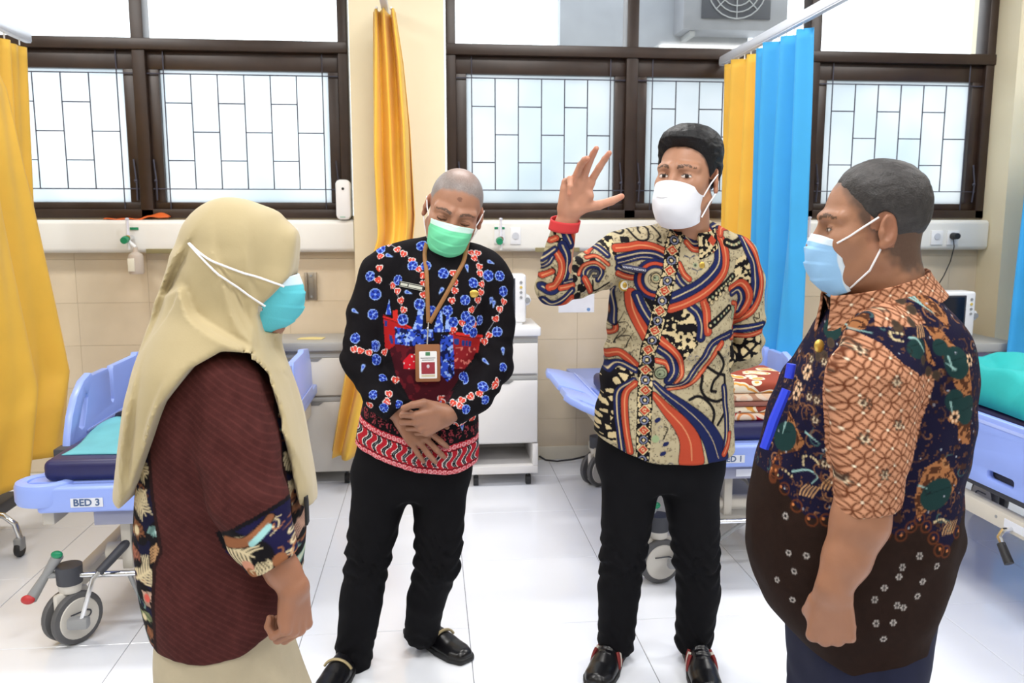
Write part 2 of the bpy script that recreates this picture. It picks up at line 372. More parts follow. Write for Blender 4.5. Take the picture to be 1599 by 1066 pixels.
# ---------------------------------------------------------------- small things on wall and sill
q0, q1 = at(523, 280, 4.9), at(548, 340, 4.9)
af = empty('air_freshener', (q0[0] + .04, 4.93, q1[2]), 'white wall air freshener dispenser standing on the left panel end', 'dispenser')
MB().prism(rrect(q0[0], 1.488, q1[0], q0[2], .028), .06, lambda u, v, w: (u, 4.965 - w, v), .012).build('case', M_plw, af)
MB().cyl(((q0[0] + q1[0]) / 2, 4.902, q0[2] - .052), ((q0[0] + q1[0]) / 2, 4.909, q0[2] - .052), .008, n=12).build('nozzle', M_dark, af)
MB().box(((q0[0] + q1[0]) / 2 - .02, 4.9035, 1.5), ((q0[0] + q1[0]) / 2 + .01, 4.905, 1.506)).build('print', mat('mint_print', lin(170, 205, 190), .6), af)
b0, b1 = at(476, 425, WY - .01), at(496, 468, WY - .01)
wbk = empty('wall_bracket', (b0[0], WY, b1[2]), 'small steel channel bracket screwed to the beige tiles', 'bracket')
MB().box((b0[0], WY - .012, b1[2]), (b1[0], WY - .008, b0[2]), .001).box((b0[0], WY - .035, b1[2]), (b0[0] + .014, WY - .008, b0[2]), .002).box((b1[0] - .014, WY - .035, b1[2]), (b1[0], WY - .008, b0[2]), .002).build('channel', mat('brushed_steel', lin(165, 155, 140), .35, metal=.7), wbk)
for zz in (b1[2] + .02, b0[2] - .02): MB().cyl(((b0[0] + b1[0]) / 2, WY - .018, zz), ((b0[0] + b1[0]) / 2, WY - .011, zz), .007, n=10).build('screw', M_grey, wbk)
c0, c1 = at(163, 340, 4.96), at(264, 340, 4.96)
def strap(u, v):
    x = c0[0] + (c1[0] - c0[0]) * u; b = np.clip((u - .55) / .45, 0, 1)
    return x, 4.945 + .05 * v + 0 * u, 1.491 + .032 * np.sin(b * 2.6) * (.4 + .6 * v) + .004 * np.sin(u * 20 + v * 3)
tag(sheet('curtain_tieback', strap, 40, 6, mat('orange_strap', lin(226, 104, 38), .6), org=(c0[0], 4.96, 1.49), thick=.006), 'folded orange cloth strap lying on the left window ledge', 'strap')
n0, n1 = at(872, 488, WY - .01), at(928, 466, WY - .01)
nt_ = tag(MB().box((n0[0], WY - .0095, n0[2]), (n1[0], WY - .0082, n1[2] + .06)).build('paper_notice', mat('paper', lin(238, 240, 248), .7), org=(n0[0], WY, n0[2])), 'white paper notice taped to the tiles below the raised elbow', 'notice')
MB().cyl((n1[0] - .035, WY - .0105, n0[2] + .018), (n1[0] - .035, WY - .0097, n0[2] + .018), .011, n=14).build('print_mark', mat('blue_print', lin(110, 150, 200), .6), nt_)
# ================================================================ curtains and their rails
def gl(ys, xs): return lambda y: np.interp(y, ys, xs)
def rail(name, x, y0, y1, z, label):
    r = empty(name, (x, (y0 + y1) / 2, z), label, 'curtain rail')
    MB().box((x - .018, y0, z), (x + .018, y1, z + .045), .004).box((x - .014, y0 + .002, z - .006), (x + .014, y1 - .002, z), .001).build('track', M_alu, r)
    return r
def hooks(parent, pts):
    for p in pts: MB().tube([p, p + V(0, 0, .022), p + V(.004, 0, .04)], .0035, 6).ball(p + V(0, 0, .045), .009, 5).build('hook', M_plw, parent)
# left bay: yellow curtain hanging from a rail that runs towards the viewer
XLc = -2.0
rail('curtain_rail', XLc, 1.6, 4.60, 2.375, 'white curtain rail at upper left edge above yellow curtain')
cl = empty('yellow_curtain', (XLc, 4.2, .2), 'long yellow curtain hanging in folds at the left edge', 'curtain')
def drape_a(u, v):
    y = 3.5 + u * 1.08; z = 2.335 - v * 1.9
    a = .028 * (.5 + v)
    x = XLc + a * np.sin(y * 38 + v) + .012 * np.sin(y * 71 + 2 * v) - .05 * v * u
    return x, y - .06 * v * u, z
sheet('back_drape', drape_a, 150, 40, M_yellow, cl, label='straight hanging fold')
def drape_b(u, v):
    e = np.interp(v, [0, .12, .3, .55, .8, 1], [-.06, .0, .02, .07, .12, .06]); z = 2.33 - v * 2.06
    y = 3.0 + u * 1.2 + e * u * 2.2
    x = XLc + .05 + e * .55 * u + .035 * (.4 + v) * np.sin(u * 26 + 1.5 * v + .8 * np.sin(3 * v)) + .01 * np.sin(u * 61 + v * 9) 
    return x, y, z + .05 * v * np.sin(u * 9)
sheet('front_drape', drape_b, 150, 60, M_yellow, cl, label='bulging front fold')
hooks(cl, [V(XLc, y, 2.34) for y in (3.6, 3.75, 3.9, 4.05, 4.2, 4.35, 4.5)])
# middle: yellow curtain bunched against the pier
YM = 4.68
mr_ = rail('curtain_rail', float(at(600, 5, YM)[0]), 2.2, 4.88, 2.60, 'white curtain rail above the bunched yellow curtain on the pier')
lf = gl([15, 120, 245, 368, 500, 690], [583, 582, 583, 590, 556, 523]); rf = gl([15, 100, 200, 340, 372, 600, 700], [617, 630, 640, 648, 645, 632, 590])
ys = np.linspace(18, 690, 60); LXs = np.array([at(lf(y), y, YM)[0] for y in ys]); RXs = np.array([at(rf(y), y, YM)[0] for y in ys]); ZZ = np.array([at(600, y, YM)[2] for y in ys])
def drape_m(u, v):
    t = v * 59; l = np.interp(t, np.arange(60), LXs); r = np.interp(t, np.arange(60), RXs); z = np.interp(t, np.arange(60), ZZ)
    w = u * 2 * math.pi; fwd = .17 * np.clip((v - .45) / .25, 0, 1) ** 2
    pinch = 1 - .35 * np.exp(-((v - .55) / .12) ** 2)
    x = l + (r - l) * (.5 - .5 * np.cos(u * math.pi) + .02 * np.sin(5 * w)) ; y = YM + .055 * pinch * np.sin(w * 3.5 + 2.2 * v) + .03 * np.sin(w * 2 + 6 * v) - .02 * np.sin(w * .5) - fwd
    return x, y, z - .02 * v * np.sin(w * 1.5) - .09 * v ** 6 * u
cm = empty('yellow_curtain', (float(at(610, 300, YM)[0]), YM, .3), 'bunched yellow curtain hanging on the cream pier between windows', 'curtain')
sheet('drape', drape_m, 140, 90, M_yellow, cm)
hooks(cm, [V(at(p, 20, YM)[0], YM, 2.555) for p in (588, 600, 611)])
# right: yellow and blue curtain on one rail
XC = 1.75
rail('curtain_rail', XC, 2.0, 5.0, 2.40, 'white curtain rail above the yellow and blue curtain')
cr = empty('two_colour_curtain', (XC, 4.4, .5), 'yellow and bright blue curtain hanging behind the man with raised hand', 'curtain')
def drape_r(y0, y1, ph, zb, sw):
    def f(u, v):
        y = y0 + (y1 - y0) * u; z = 2.37 - v * (2.37 - zb)
        x = XC + (.03 + .012 * v) * np.sin(y * 44 + ph + .5 * np.sin(4 * v)) + .012 * np.sin(y * 83 + 3 * v) + .02 * np.sin(y * 13 + 2 * v)
        return x, y + sw * v * (1 - u if sw > 0 else u), z
    return f
sheet('yellow_drape', drape_r(4.38, 4.90, 0, .5, .015), 90, 40, M_yellow, cr)
sheet('blue_drape', drape_r(3.87, 4.40, 1, .48, -.0), 100, 40, M_blue, cr)
hooks(cr, [V(XC, y, 2.365) for y in np.linspace(3.9, 4.9, 12)])
# far right: blue curtain
br = empty('blue_curtain', (3.4, 4.2, .4), 'plain blue curtain at the far right edge beside the cabinet', 'curtain')
e0, e1 = at(1607, 285, 4.25), at(1572, 640, 4.25)
def drape_b2(u, v):
    x = e0[0] + (e1[0] - e0[0]) * np.clip((v * 2.0 - .9) / .8, -1, 1.1) + u * 1.0
    return x, 4.25 + .04 * np.sin(u * 30 + 2 * v) + .015 * np.sin(u * 67), 2.37 - v * 1.95
sheet('drape', drape_b2, 120, 40, M_blue, br)
rail('curtain_rail', 3.9, 2.4, 4.75, 2.40, 'white curtain rail above the far right blue curtain')
# ================================================================ bedside cabinets
def cabinet(name, x0, x1, yf, yb, z0, ztop, label, body, open_shelf=0., tilt=False, drawer_h=.2):
    r = empty(name, ((x0 + x1) / 2, (yf + yb) / 2, 0), label, 'cabinet'); zb = z0 + open_shelf
    bd = MB()
    if open_shelf:
        bd.box((x0, yf, z0), (x1, yb, z0 + .045), .004).box((x0, yf, z0 + .045), (x0 + .03, yb, zb), .003).box((x1 - .03, yf, z0 + .045), (x1, yb, zb), .003).box((x0 + .03, yb - .02, z0 + .045), (x1 - .03, yb, zb), .002)
    bd.box((x0, yf + .02, zb), (x1, yb, ztop - .05), .004).build('body', body, r)
    MB().box((x0 - .012, yf - .012, ztop - .05), (x1 + .012, yb + .002, ztop), .008).build('top', M_cabg if body == M_cab else M_plw, r)
    zd = ztop - .06; d = MB().box((x0 + .004, yf, zd - drawer_h), (x1 - .004, yf + .02, zd - .03), .004).build('drawer', body, r)
    MB().box((x0 + .004, yf + .004, zd - .028), (x1 - .004, yf + .02, zd - .006), .003).build('pull', M_cabg, d)
    zd2 = zd - drawer_h - .008; dr = MB().box((x0 + .004, yf, zb + .01), (x1 - .004, yf + .02, zd2 - .03), .004).build('door', body, r)
    MB().box((x0 + .004, yf + .004, zd2 - .028), (x1 - .004, yf + .02, zd2 - .004), .003).build('pull', M_cabg, dr)
    xa = x0 + .02
    for d_, zz in ((d, zd - .028), (dr, zd2 - .028)):
        MB().prism([(xa, zz - .002), (xa + .24, zz - .002), (xa + .215, zz - .02), (xa, zz - .02)], .004, lambda u, v, w: (u, yf - .002 + w, v)).build('grip_recess', mat('grip_shade_grey', lin(128, 128, 128), .5), d_)  # flush strip below the pull; the grip's shade is put into its grey
    for cx in (x0 + .05, x1 - .05):
        for cy in (yf + .05, yb - .05):
            MB().cyl((cx - .014, cy, .028), (cx + .014, cy, .028), .028, n=18).box((cx - .008, cy - .012, .03), (cx + .008, cy + .012, z0 + .002), .002).build('caster', M_dark, r)
    return r
q = at(441, 530, 4.62); q2 = at(549, 530, 4.62)
cabinet('bedside_cabinet', float(q[0]) - .05, float(q2[0]), 4.62, 4.99, .075, .82, 'ivory bedside cabinet with two grey drawer pulls behind the woman', M_cab, drawer_h=.24)
yc = at(470, 524, 4.75)
tag(MB().prism([(yc[0] - .02, 4.73), (yc[0] + .12, 4.71), (yc[0] + .13, 4.79), (yc[0] + .05, 4.81), (yc[0] - .01, 4.79)], .003, lambda u, v, w: (u, v, .821 + w)).build('yellow_cloth', mat('pale_yellow_cloth', lin(230, 214, 150), .8), org=(yc[0], 4.75, .821)), 'small pale yellow cloth on the ivory cabinet top', 'cloth')
q = at(728, 520, 4.5); q2 = at(841, 520, 4.5)
cabinet('bedside_cabinet', float(q[0]), float(q2[0]), 4.5, 4.92, .075, .905, 'white bedside cabinet with open bottom shelf and black casters', M_cabw, open_shelf=.17)
q = at(1440, 540, 4.35); q2 = at(1588, 540, 4.35)
cabinet('bedside_cabinet', float(q[0]), float(q2[0]), 4.35, 4.78, .075, .80, 'grey-topped bedside cabinet below the right-hand monitor', M_cab, drawer_h=.24)
# ================================================================ patient monitors
def monitor(x0, x1, z0, z1, yf, label, face=1):
    r = empty('patient_monitor', ((x0 + x1) / 2, yf + .08, z0), label, 'monitor'); w = x1 - x0
    MB().box((x0, yf, z0), (x1, yf + .13, z1), .016, 3).box((x0 + .05, yf + .13, z0 + .04), (x1 - .05, yf + .17, z1 - .04), .012).box((x0 + .02, yf + .01, z0 - .012), (x1 - .02, yf + .12, z0), .003).build('case', M_plw, r)
    sc = MB().box((x0 + .03, yf - .003, z0 + .04), (x1 - .07, yf + .004, z1 - .03), .004).build('screen', M_screen, r)
    MB().box((x0 + .022, yf - .002, z0 + .032), (x1 - .062, yf + .002, z1 - .022), .003).build('bezel', M_darkgrey, r)
    MB().prism([(x1 - .002, z0 + .09), (x1 + .02, z0 + .10), (x1 + .03, z0 + .125), (x1 + .02, z0 + .15), (x1 - .002, z0 + .16)], .09, lambda u, v, w_: (u, yf + .02 + w_, v), .004).build('knob_housing', M_plw, r)
    k = MB().cyl((x1 + .008, yf + .004, z0 + .125), (x1 + .008, yf + .024, z0 + .125), .015, n=18).build('knob', M_grey, r)
    for q in range(4): MB().cyl((x1 - .03, yf - .004, z1 - .045 - .028 * q), (x1 - .03, yf + .002, z1 - .045 - .028 * q), .008, n=10).build('button', [M_grey, mat('amber_button', lin(220, 190, 90), .5), M_grey, M_grey][q], r)
    return r
a0, a1 = at(745, 489, 4.6), at(822, 428, 4.6); monitor(float(a0[0]), float(a1[0]), .917, float(a1[2]), 4.6, 'white patient monitor on the white cabinet, half hidden by the black batik sleeve')
a0, a1 = at(1453, 518, 4.5), at(1526, 455, 4.5); mR = monitor(float(a0[0]), float(a1[0]), .812, float(a1[2]), 4.5, 'white patient monitor with dark screen on the right cabinet')
MB().box((float(a1[0]) - .13, 4.494, .822), (float(a1[0]) - .07, 4.501, .832), .001).build('red_label', mat('salmon_label', lin(232, 130, 110), .5), mR)
# ================================================================ hospital beds
def caster(c, parent, pedal=False, r=.094, ang=0.):
    x, y = c; M = Matrix.Translation((x, y, 0)) @ Matrix.Rotation(ang, 4, 'Z'); w = empty_part('caster', parent, (x, y, 0))
    def B(mb, n, m, p=w): o = mb.build(n, m, None); o.data.transform(M); o.data.transform(Matrix.Translation(-worg(p))); o.parent = p; return o
    for s in (-1, 1):
        B(MB().lathe([(.001, -.013), (r * .8, -.014), (r * .96, -.012), (r, -.006), (r, .006), (r * .96, .012), (r * .8, .014), (.001, .013)], (.028 * s, 0, r), 'X', 32), 'tyre', mat('grey_tyre', lin(92, 92, 94), .55))
        B(MB().lathe([(.001, -.003), (r * .8, -.003), (r * .76, .003), (.001, .004)], (.0425 * s, 0, r), 'X', 28), 'wheel_cover', M_cab)
        B(MB().tube([(.048 * s, .02 + .02 * math.cos(t) - (0 if abs(t) < math.pi / 2 + .01 else .0), r + .01 + .014 * math.sin(t)) for t in np.linspace(-math.pi / 2, math.pi / 2, 9)] + [(.048 * s, -.035, r + .024)], .0028, 5), 'cover_groove', M_darkgrey)
    B(MB().box((-.014, -.062, r * .35), (.014, .062, 2 * r + .004), .012), 'fork', M_cab)
    B(MB().cyl((0, 0, 2 * r), (0, 0, 2 * r + .03), .036, .04, n=22), 'stem', M_cab)
    B(MB().cyl((0, 0, 2 * r + .03), (0, 0, 2 * r + .095), .042, .044, n=22), 'collar', M_darkgrey)
    if pedal:
        pd = B(MB().box((-.16, -.012, 2 * r + .05), (-.03, .012, 2 * r + .066), .005, M=Matrix.Rotation(math.radians(0), 4, 'Y')), 'pedal_arm', M_grey)
    return w
def empty_part(name, parent, loc):
    o = bpy.data.objects.new(name, None); COL.objects.link(o); o.parent = parent; o.location = Vector(loc) - worg(parent); o.empty_display_size = .05; return o
def side_rail(x, y0, y1, z0, z1, parent, tilt=0., name='side_rail'):
    """light blue rail panel with a slot, a hand hole and a rounded foot end"""
    L = y1 - y0; h = z1 - z0
    out = [(0, 0)] + [(L * .02, h * .25), (L * .05, h * .5), (L * .10, h * .74), (L * .17, h * .93), (L * .24, h), (L * .255, h - .012), (L * .41, h - .012), (L * .42, h - .03), (L * .424, h * .42), (L * .44, h * .38), (L * .456, h * .42), (L * .46, h - .03), (L * .47, h - .012), (L * .74, h - .012), (L * .755, h), (L * .9, h * .93), (L * .97, h * .6), (L, 0)]
    hole = [(L * .10, h * .30), (L * .125, h * .24), (L * .15, h * .26), (L * .20, h * .66), (L * .195, h * .72), (L * .18, h * .72), (L * .14, h * .55)]
    ct, st = math.cos(tilt), math.sin(tilt)
    f = lambda u, v, w: (x + (w - .015) * ct + v * st, y0 + u, z0 + v * ct - (w - .015) * st)
    o = MB().prism(out, .03, f, .006, holes=[hole]).build(name, M_bedblue, parent)
    for s in ((-.001, .033) if True else ()):
        MB().prism([(L * .16, h * .17), (L * .98, h * .17), (L * .98, h * .2), (L * .16, h * .2)], .003, lambda u, v, w, s=s: f(u, v, w + s - .001), 0).build('ridge', mat('pale_blue_plastic', lin(178, 196, 252), .3), o)
        MB().prism([(L * .3, h * .02), (L * .62, h * .02), (L * .62, h * .1), (L * .3, h * .1)], .003, lambda u, v, w, s=s: f(u, v, w + s - .001), 0).build('recessed_grip', mat('mid_blue_plastic', lin(112, 136, 220), .35), o)
    MB().box((x - .03, y0 - .035, z0 - .06), (x + .03, y0 + .035, z0 + .03), .006).build('latch_block', M_darkgrey, o)
    return o
def bed(x0, y0, W, L, label, sign=None, sign_x=0., zs=0., rails=(1, 1), rail_tilt=(0, 0), back=22, head=(0, .78), wa=-35, bw=.72, rend=.3, bx0=.075):
    x1, y1 = x0 + W, y0 + L
    r = empty('hospital_bed', ((x0 + x1) / 2, (y0 + y1) / 2, 0), label, 'bed', 'hospital beds of the ward')
    # foot bumper bar with loop handles
    fb = MB().box((x0 + .07, y0, .497), (x1 - .07, y0 + .06, .588), .012, 3)
    foot = fb.build('foot_bumper', M_bedblue, r)
    for s, cx in ((-1, x0 + .075), (1, x1 - .075)):
        t = np.linspace(0, 2 * math.pi, 28, endpoint=False)
        outr = [(cx + .10 * math.cos(a), y0 + .075 + .088 * math.sin(a)) for a in t]; inn = [(cx - s * .0 + .052 * math.cos(a), y0 + .075 + .045 * math.sin(a)) for a in t]
        MB().prism(outr, .085, lambda u, v, w: (u, v, .515 + w), .018, holes=[inn]).build('loop_handle', M_bedblue, foot)
    deck = MB().box((x0 + .02, y0 + .06, .54), (x1 - .02, y1, .592), .008).build('deck', M_bedblue, r)
    m1 = MB().box((x0 + .075, y0 + .05, .592), (x1 - .05, y0 + 1.25, .668), .026, 4).build('mattress', M_navy, r)
    a = math.radians(back)
    m2 = MB().box((0, 0, 0), (W * bw - .1, min(.72, L - 1.28), .075), .026, 4, M=Matrix.Translation((x0 + bx0, y0 + 1.24, .594)) @ Matrix.Rotation(a, 4, 'X')).build('raised_backrest', M_navy, r)
    hx = x0 + W * head[1]
    MB().prism(rrect(x0 + .08 + W * head[0], .60, hx, .97, .06), .04, lambda u, v, w: (u, y1 - .16 + w, v), .008).build('headboard', M_bedblue, r)
    # steel frame
    for x in (x0 + .05, x1 - .09): MB().box((x, y0 + .08, .43), (x + .04, y1 - .05, .50), .004).build('frame_beam', M_beige, r)
    pv = MB().box((x0 + .24, y0 + .035, .44), (x1 - .12, y0 + .045, .492), .002).build('plastic_shield', mat('clear_grey_plastic', lin(176, 180, 204), .2, trans=.3), r)
    for x in (x0 + .30, x0 + .66):
        MB().box((x, y0 + .10, .25), (x + .035, y0 + .15, .50), .004).box((x + .11, y0 + .10, .26), (x + .145, y0 + .15, .50), .004).build('lift_post', M_beige, r)
    MB().cyl((x0 + .24, y0 + .14, .305), (x1 - .2, y0 + .14, .305), .032, n=18).build('cross_tube', M_beige, r)
    for s, x in ((0, x0 + .40), (1, x0 + .62)):
        MB().prism([(y0 + .16, .27), (y0 + .2, .24), (y0 + .72, .46), (y0 + .68, .49)], .03, lambda u, v, w: (x + w, u, v), .003).build('lift_arm', M_grey, r)
    MB().box((x0 + .30, y0 + .2, .2), (x1 - .2, y0 + 1.4, .25), .006).build('motor_tray', M_beige, r)
    for sx in (x0 + .126, x1 - .126 - (.12 if False else 0)):
        MB().box((sx - .025, y0 + .1, .175), (sx + .025, y1 - .32, .225), .005).build('chassis_beam', M_beige, r)
    MB().cyl((x0 + .16, y0 + .075, .245), (x1 - .16, y0 + .075, .245), .011, n=12).build('brake_rod', M_chrome, r)
    MB().tube([(x0 + .33, y0 + .075, .245), (x0 + .36, y0 + .075, .15), (x0 + .5, y0 + .075, .245)], .01, 8).build('foot_bar', M_grey, r)
    for cx in (x0 + .126, x1 - .126):
        for cy in (y0 + .078, y1 - .45): caster((cx, cy), r, ang=math.radians(wa if cx < x0 + .3 and cy < y0 + .5 else wa + 20))
    # brake pedal: red and green ends
    p0 = V(x0 + .055, y0 + .06, .255); d = nz(V(-.05, -.03, -.07)) if False else nz(V(.55, .0, .85))
    pd = MB().tube([p0 - d * .10, p0, p0 + d * .085], [.02, .014, .02], 12).build('brake_pedal', M_grey, r)
    MB().ball(p0 - d * .10 + V(-.004, -.016, .004), (.024, .012, .017), 8).build('red_pad', M_red, pd); MB().ball(p0 + d * .09 + V(0, -.014, .004), (.02, .012, .014), 8).build('green_pad', M_green, pd)
    MB().cyl(p0, (x0 + .126, y0 + .078, .25), .012, n=10).build('pedal_axle', M_grey, pd)
    # crank
    ck = MB().tube([(x0 + .33, y0 + .13, .36), (x0 + .235, y0 - .0, .26), (x0 + .19, y0 - .01, .11)], .008, 8).build('crank', M_chrome, r)
    MB().cyl((x0 + .34, y0 + .14, .37), (x0 + .25, y0 + .02, .275), .017, .015, n=12).build('crank_sleeve', M_darkgrey, ck)
    MB().box((x0 + .145, y0 - .025, .085), (x0 + .215, y0 + .015, .125), .01, M=None).build('crank_grip', M_grey, ck)
    for k, (xx, on) in enumerate(((x0 + .015, rails[0]), (x1 - .015, rails[1]))):
        if on: side_rail(xx, y0 + (.24 if rail_tilt[k] else .38), y1 - rend, .60 + (.03 if rail_tilt[k] else 0), .60 + (.27 if not rail_tilt[k] else .26), r, rail_tilt[k])
    if sign:
        sx = sign_x; sg = MB().box((sx - .053, y0 - .003, .518), (sx + .053, y0 + .0, .55), .001).build('bed_sign', mat('sign_white', lin(226, 230, 240), .5), r)
        text(sign, .034, M_ink, lambda u, v, w: (sx + u, y0 - .0035 - w, .534 + v), sg, bold=.0008)
        s2 = MB().box((x0 + .43, y0 + .031, .45), (x0 + .52, y0 + .034, .482), .001).build('shield_sticker', mat('sign_white', (1, 1, 1)), pv)
    return r
B3X, B3Y = float(at(12, 790, 2.85)[0]) + .02, 2.85
bed(B3X, B3Y, .80, 1.74, 'light blue hospital bed marked BED 3 behind the woman', 'BED 3', float(at(136, 788, 2.85)[0]))
bed(.80, 3.14, .88, 1.80, 'light blue hospital bed marked BED 1 behind the man with raised hand', 'BED 1', float(at(1143, 712, 3.14)[0]), rails=(1, 1), rail_tilt=(-1.28, 0), back=3, head=(.25, .6), wa=-78, bw=.72, rend=.5, bx0=.25)
# right bed, seen from its side: lowered rail, low beige beam
b2x, b2y = 2.0, 2.02
b2 = empty('hospital_bed', (b2x + .48, b2y + 1.1, 0), 'light blue hospital bed at the right edge under teal cloth', 'bed', 'hospital beds of the ward')
MB().box((b2x + .03, b2y, .60), (b2x + .95, b2y + 2.1, .66), .01).build('deck', M_bedblue, b2)
MB().box((b2x + .045, b2y + .03, .66), (b2x + .92, b2y + 2.05, .80), .03, 4).build('mattress', M_navy, b2)
L_ = 2.0; o_ = [(0, .02), (.05, -.01), (.35, -.012), (.38, -.05), (.75, -.055), (.80, .0), (1.5, .02), (L_, .03), (L_, .19), (1.9, .2), (.1, .2), (0, .18)]
def slit(u0, v0, u1, v1, r_): return rrect(u0, v0, u1, v1, r_, 3)
rl = MB().prism(o_, .03, lambda u, v, w: (b2x - .012 + w, b2y + .06 + u, .585 + v), .006, holes=[slit(.90, .035, .93, .125, .012), slit(.50, -.02, .64, .01, .012)]).build('side_rail', M_bedblue, b2)
MB().box((b2x - .016, b2y + .8, .715), (b2x - .008, b2y + .93, .735), .003).build('recessed_grip', mat('mid_blue_plastic', (1, 1, 1)), rl)
MB().prism([(.0, .0), (1.9, .0), (1.9, .012), (0, .012)], .006, lambda u, v, w: (b2x - .014 + w, b2y + .1 + u, .755 + v)).build('ridge', mat('pale_blue_plastic', (1, 1, 1)), rl)
MB().box((b2x + .02, b2y, .50), (b2x + .10, b2y + 2.1, .585), .006).build('deck_beam', M_darkgrey, b2)
fbm = MB().box((b2x - .005, b2y - .02, .405), (b2x + .045, b2y + 2.08, .465), .004).build('frame_beam', M_beige, b2)
for k in range(5): MB().cyl((b2x - .007, b2y + .2 + .22 * k, .44), (b2x - .003, b2y + .2 + .22 * k, .44), .006, n=8).build('screw', M_grey, fbm)
sk = atx(1592, 800, b2x - .006); MB().box((b2x - .0065, sk[1] - .07, .42), (b2x - .005, sk[1] + .07, .45)).build('sticker', mat('sign_white', (1, 1, 1)), fbm)
MB().box((b2x + .85, b2y - .02, .405), (b2x + .9, b2y + 2.08, .465), .004).build('frame_beam', M_beige, b2)
ck = MB().tube([atx(1590, 825, b2x + .02), atx(1566, 828, b2x - .04), atx(1560, 838, b2x - .05), atx(1566, 852, b2x - .05)], .010, 8).build('crank', M_chrome, b2)
MB().tube([atx(1563, 848, b2x - .05), atx(1576, 880, b2x - .05)], [.014, .016], 12).build('crank_grip', M_dark, ck)
for cx in (b2x + .13, b2x + .82):
    for cy in (b2y + .15, b2y + 1.8):
        MB().box((cx - .03, cy - .03, .18), (cx + .03, cy + .03, .41), .006).build('post', M_beige, b2); caster((cx, cy), b2)
# ---------------------------------------------------------------- linen on the beds
def pile(name, x0, x1, y0, y1, z, h, m, label, seed, cat='sheet', amp=.012):
    rs = np.random.RandomState(seed); ph = rs.rand(12) * 6.28
    def f(u, v):
        w = u * 2 - 1; t = v * 2 - 1
        edge = np.clip((1 - np.abs(w)) * 7, 0, 1) ** .5 * np.clip((1 - np.abs(t)) * 7, 0, 1) ** .5
        bmp = sum(amp / (k + 1) * np.sin((3 + 2.2 * k) * u * (1 + .3 * (k % 2)) + (2.5 + 1.7 * k) * v + ph[k]) for k in range(5))
        if amp > .03: bmp = bmp + .022 * np.abs(np.sin(11 * u + 4 * np.sin(5 * v) + 3 * v)) + .014 * np.abs(np.sin(17 * v - 6 * u + 2 * np.sin(7 * u))) - .03
        return x0 + (x1 - x0) * u + .02 * np.sin(5 * v + ph[6]), y0 + (y1 - y0) * v + .02 * np.sin(4 * u + ph[7]), z + edge * (h + bmp) + .001
    return tag(sheet(name, f, 70, 70, m, None, ((x0 + x1) / 2, (y0 + y1) / 2, z), .004), label, cat)
pile('folded_sheet', B3X + .10, B3X + .72, B3Y + .10, B3Y + .62, .668, .02, M_paleteal, 'pale teal folded sheet lying on the bed marked BED 3', 3)
pts = [(B3X + .12, B3Y + .66, .68), (B3X + .18, B3Y + .58, .712), (B3X + .32, B3Y + .54, .722), (B3X + .5, B3Y + .53, .724), (B3X + .68, B3Y + .53, .72)]
tag(MB().tube(pts, [.02, .014, .018, .016, .014], 8).build('restraint_strap', mat('black_webbing', lin(30, 30, 44), .7), org=pts[0]), 'black webbing strap across the pale teal sheet', 'strap')
pile('crumpled_cloth', b2x + .02, b2x + .75, b2y + .55, b2y + 1.55, .80, .085, M_teal, 'crumpled teal surgical cloth on the right-hand bed', 11, 'cloth', .045)
def floral(name, c1, c2, c3, sc):
    m = mat(name, c1, .8, var=.05); N = m.node_tree.nodes; L = m.node_tree.links; b = N['Principled BSDF']
    v = N.new('ShaderNodeTexVoronoi'); v.inputs['Scale'].default_value = sc; tc = N.new('ShaderNodeTexCoord'); L.new(tc.outputs['Object'], v.inputs['Vector'])
    nx = N.new('ShaderNodeTexNoise'); nx.inputs['Scale'].default_value = sc * .6; L.new(tc.outputs['Object'], nx.inputs['Vector'])
    ad = N.new('ShaderNodeMath'); ad.operation = 'ADD'; L.new(v.outputs['Distance'], ad.inputs[0]); L.new(nx.outputs[0], ad.inputs[1])
    r = N.new('ShaderNodeValToRGB'); e = r.color_ramp.elements; r.color_ramp.interpolation = 'CONSTANT'
    e[0].color = (*c2, 1); e[0].position = 0; e[1].color = (*c1, 1); e[1].position = .5
    n = e.new(.78); n.color = (*c3, 1); n = e.new(.9); n.color = (*c1, 1); n = e.new(1.0); n.color = (*c2, 1)
    L.new(ad.outputs[0], r.inputs[0]); L.new(r.outputs[0], b.inputs['Base Color']); return m
M_fl = floral('brown_floral_blanket', lin(240, 226, 200), lin(150, 62, 40), lin(226, 160, 70), 12)
M_fl2 = floral('cream_blanket', lin(238, 214, 190), lin(190, 140, 110), lin(238, 200, 170), 8)
M_fl3 = floral('red_floral_blanket', lin(236, 214, 196), lin(200, 28, 34), lin(230, 150, 90), 9)
bx0, bx1 = 1.13, 1.53
for k, (z, h, m, lb) in enumerate(((.668, .032, M_fl3, 'red flowered folded blanket at the bottom of the pile on BED 1'), (.702, .024, M_fl, 'brown and cream folded blanket second from the bottom of the pile on BED 1'), (.728, .02, mat('brown_blanket', lin(150, 96, 84), .8), 'dull brown folded blanket in the middle of the pile on BED 1'), (.75, .03, M_fl2, 'cream folded blanket just under the topmost one on BED 1'), (.782, .05, M_fl, 'brown and orange flowered folded blanket on top of the pile on BED 1'))):
    tag(MB().box((bx0 + .01 * (k % 2), 3.22, z), (bx1 - .008 * (k % 3), 3.62, z + h), h * .42, 4).build('folded_blanket', m, org=((bx0 + bx1) / 2, 3.42, z)), lb, 'blanket', 'folded blankets on BED 1')
pl_ = at(938, 560, 3.9)
tag(MB().ball((1.10, 4.25, .765), (.19, .26, .085), 12).build('pillow', M_navy, org=(1.1, 4.25, .69)), 'navy pillow on BED 1 beside the standing man', 'pillow')
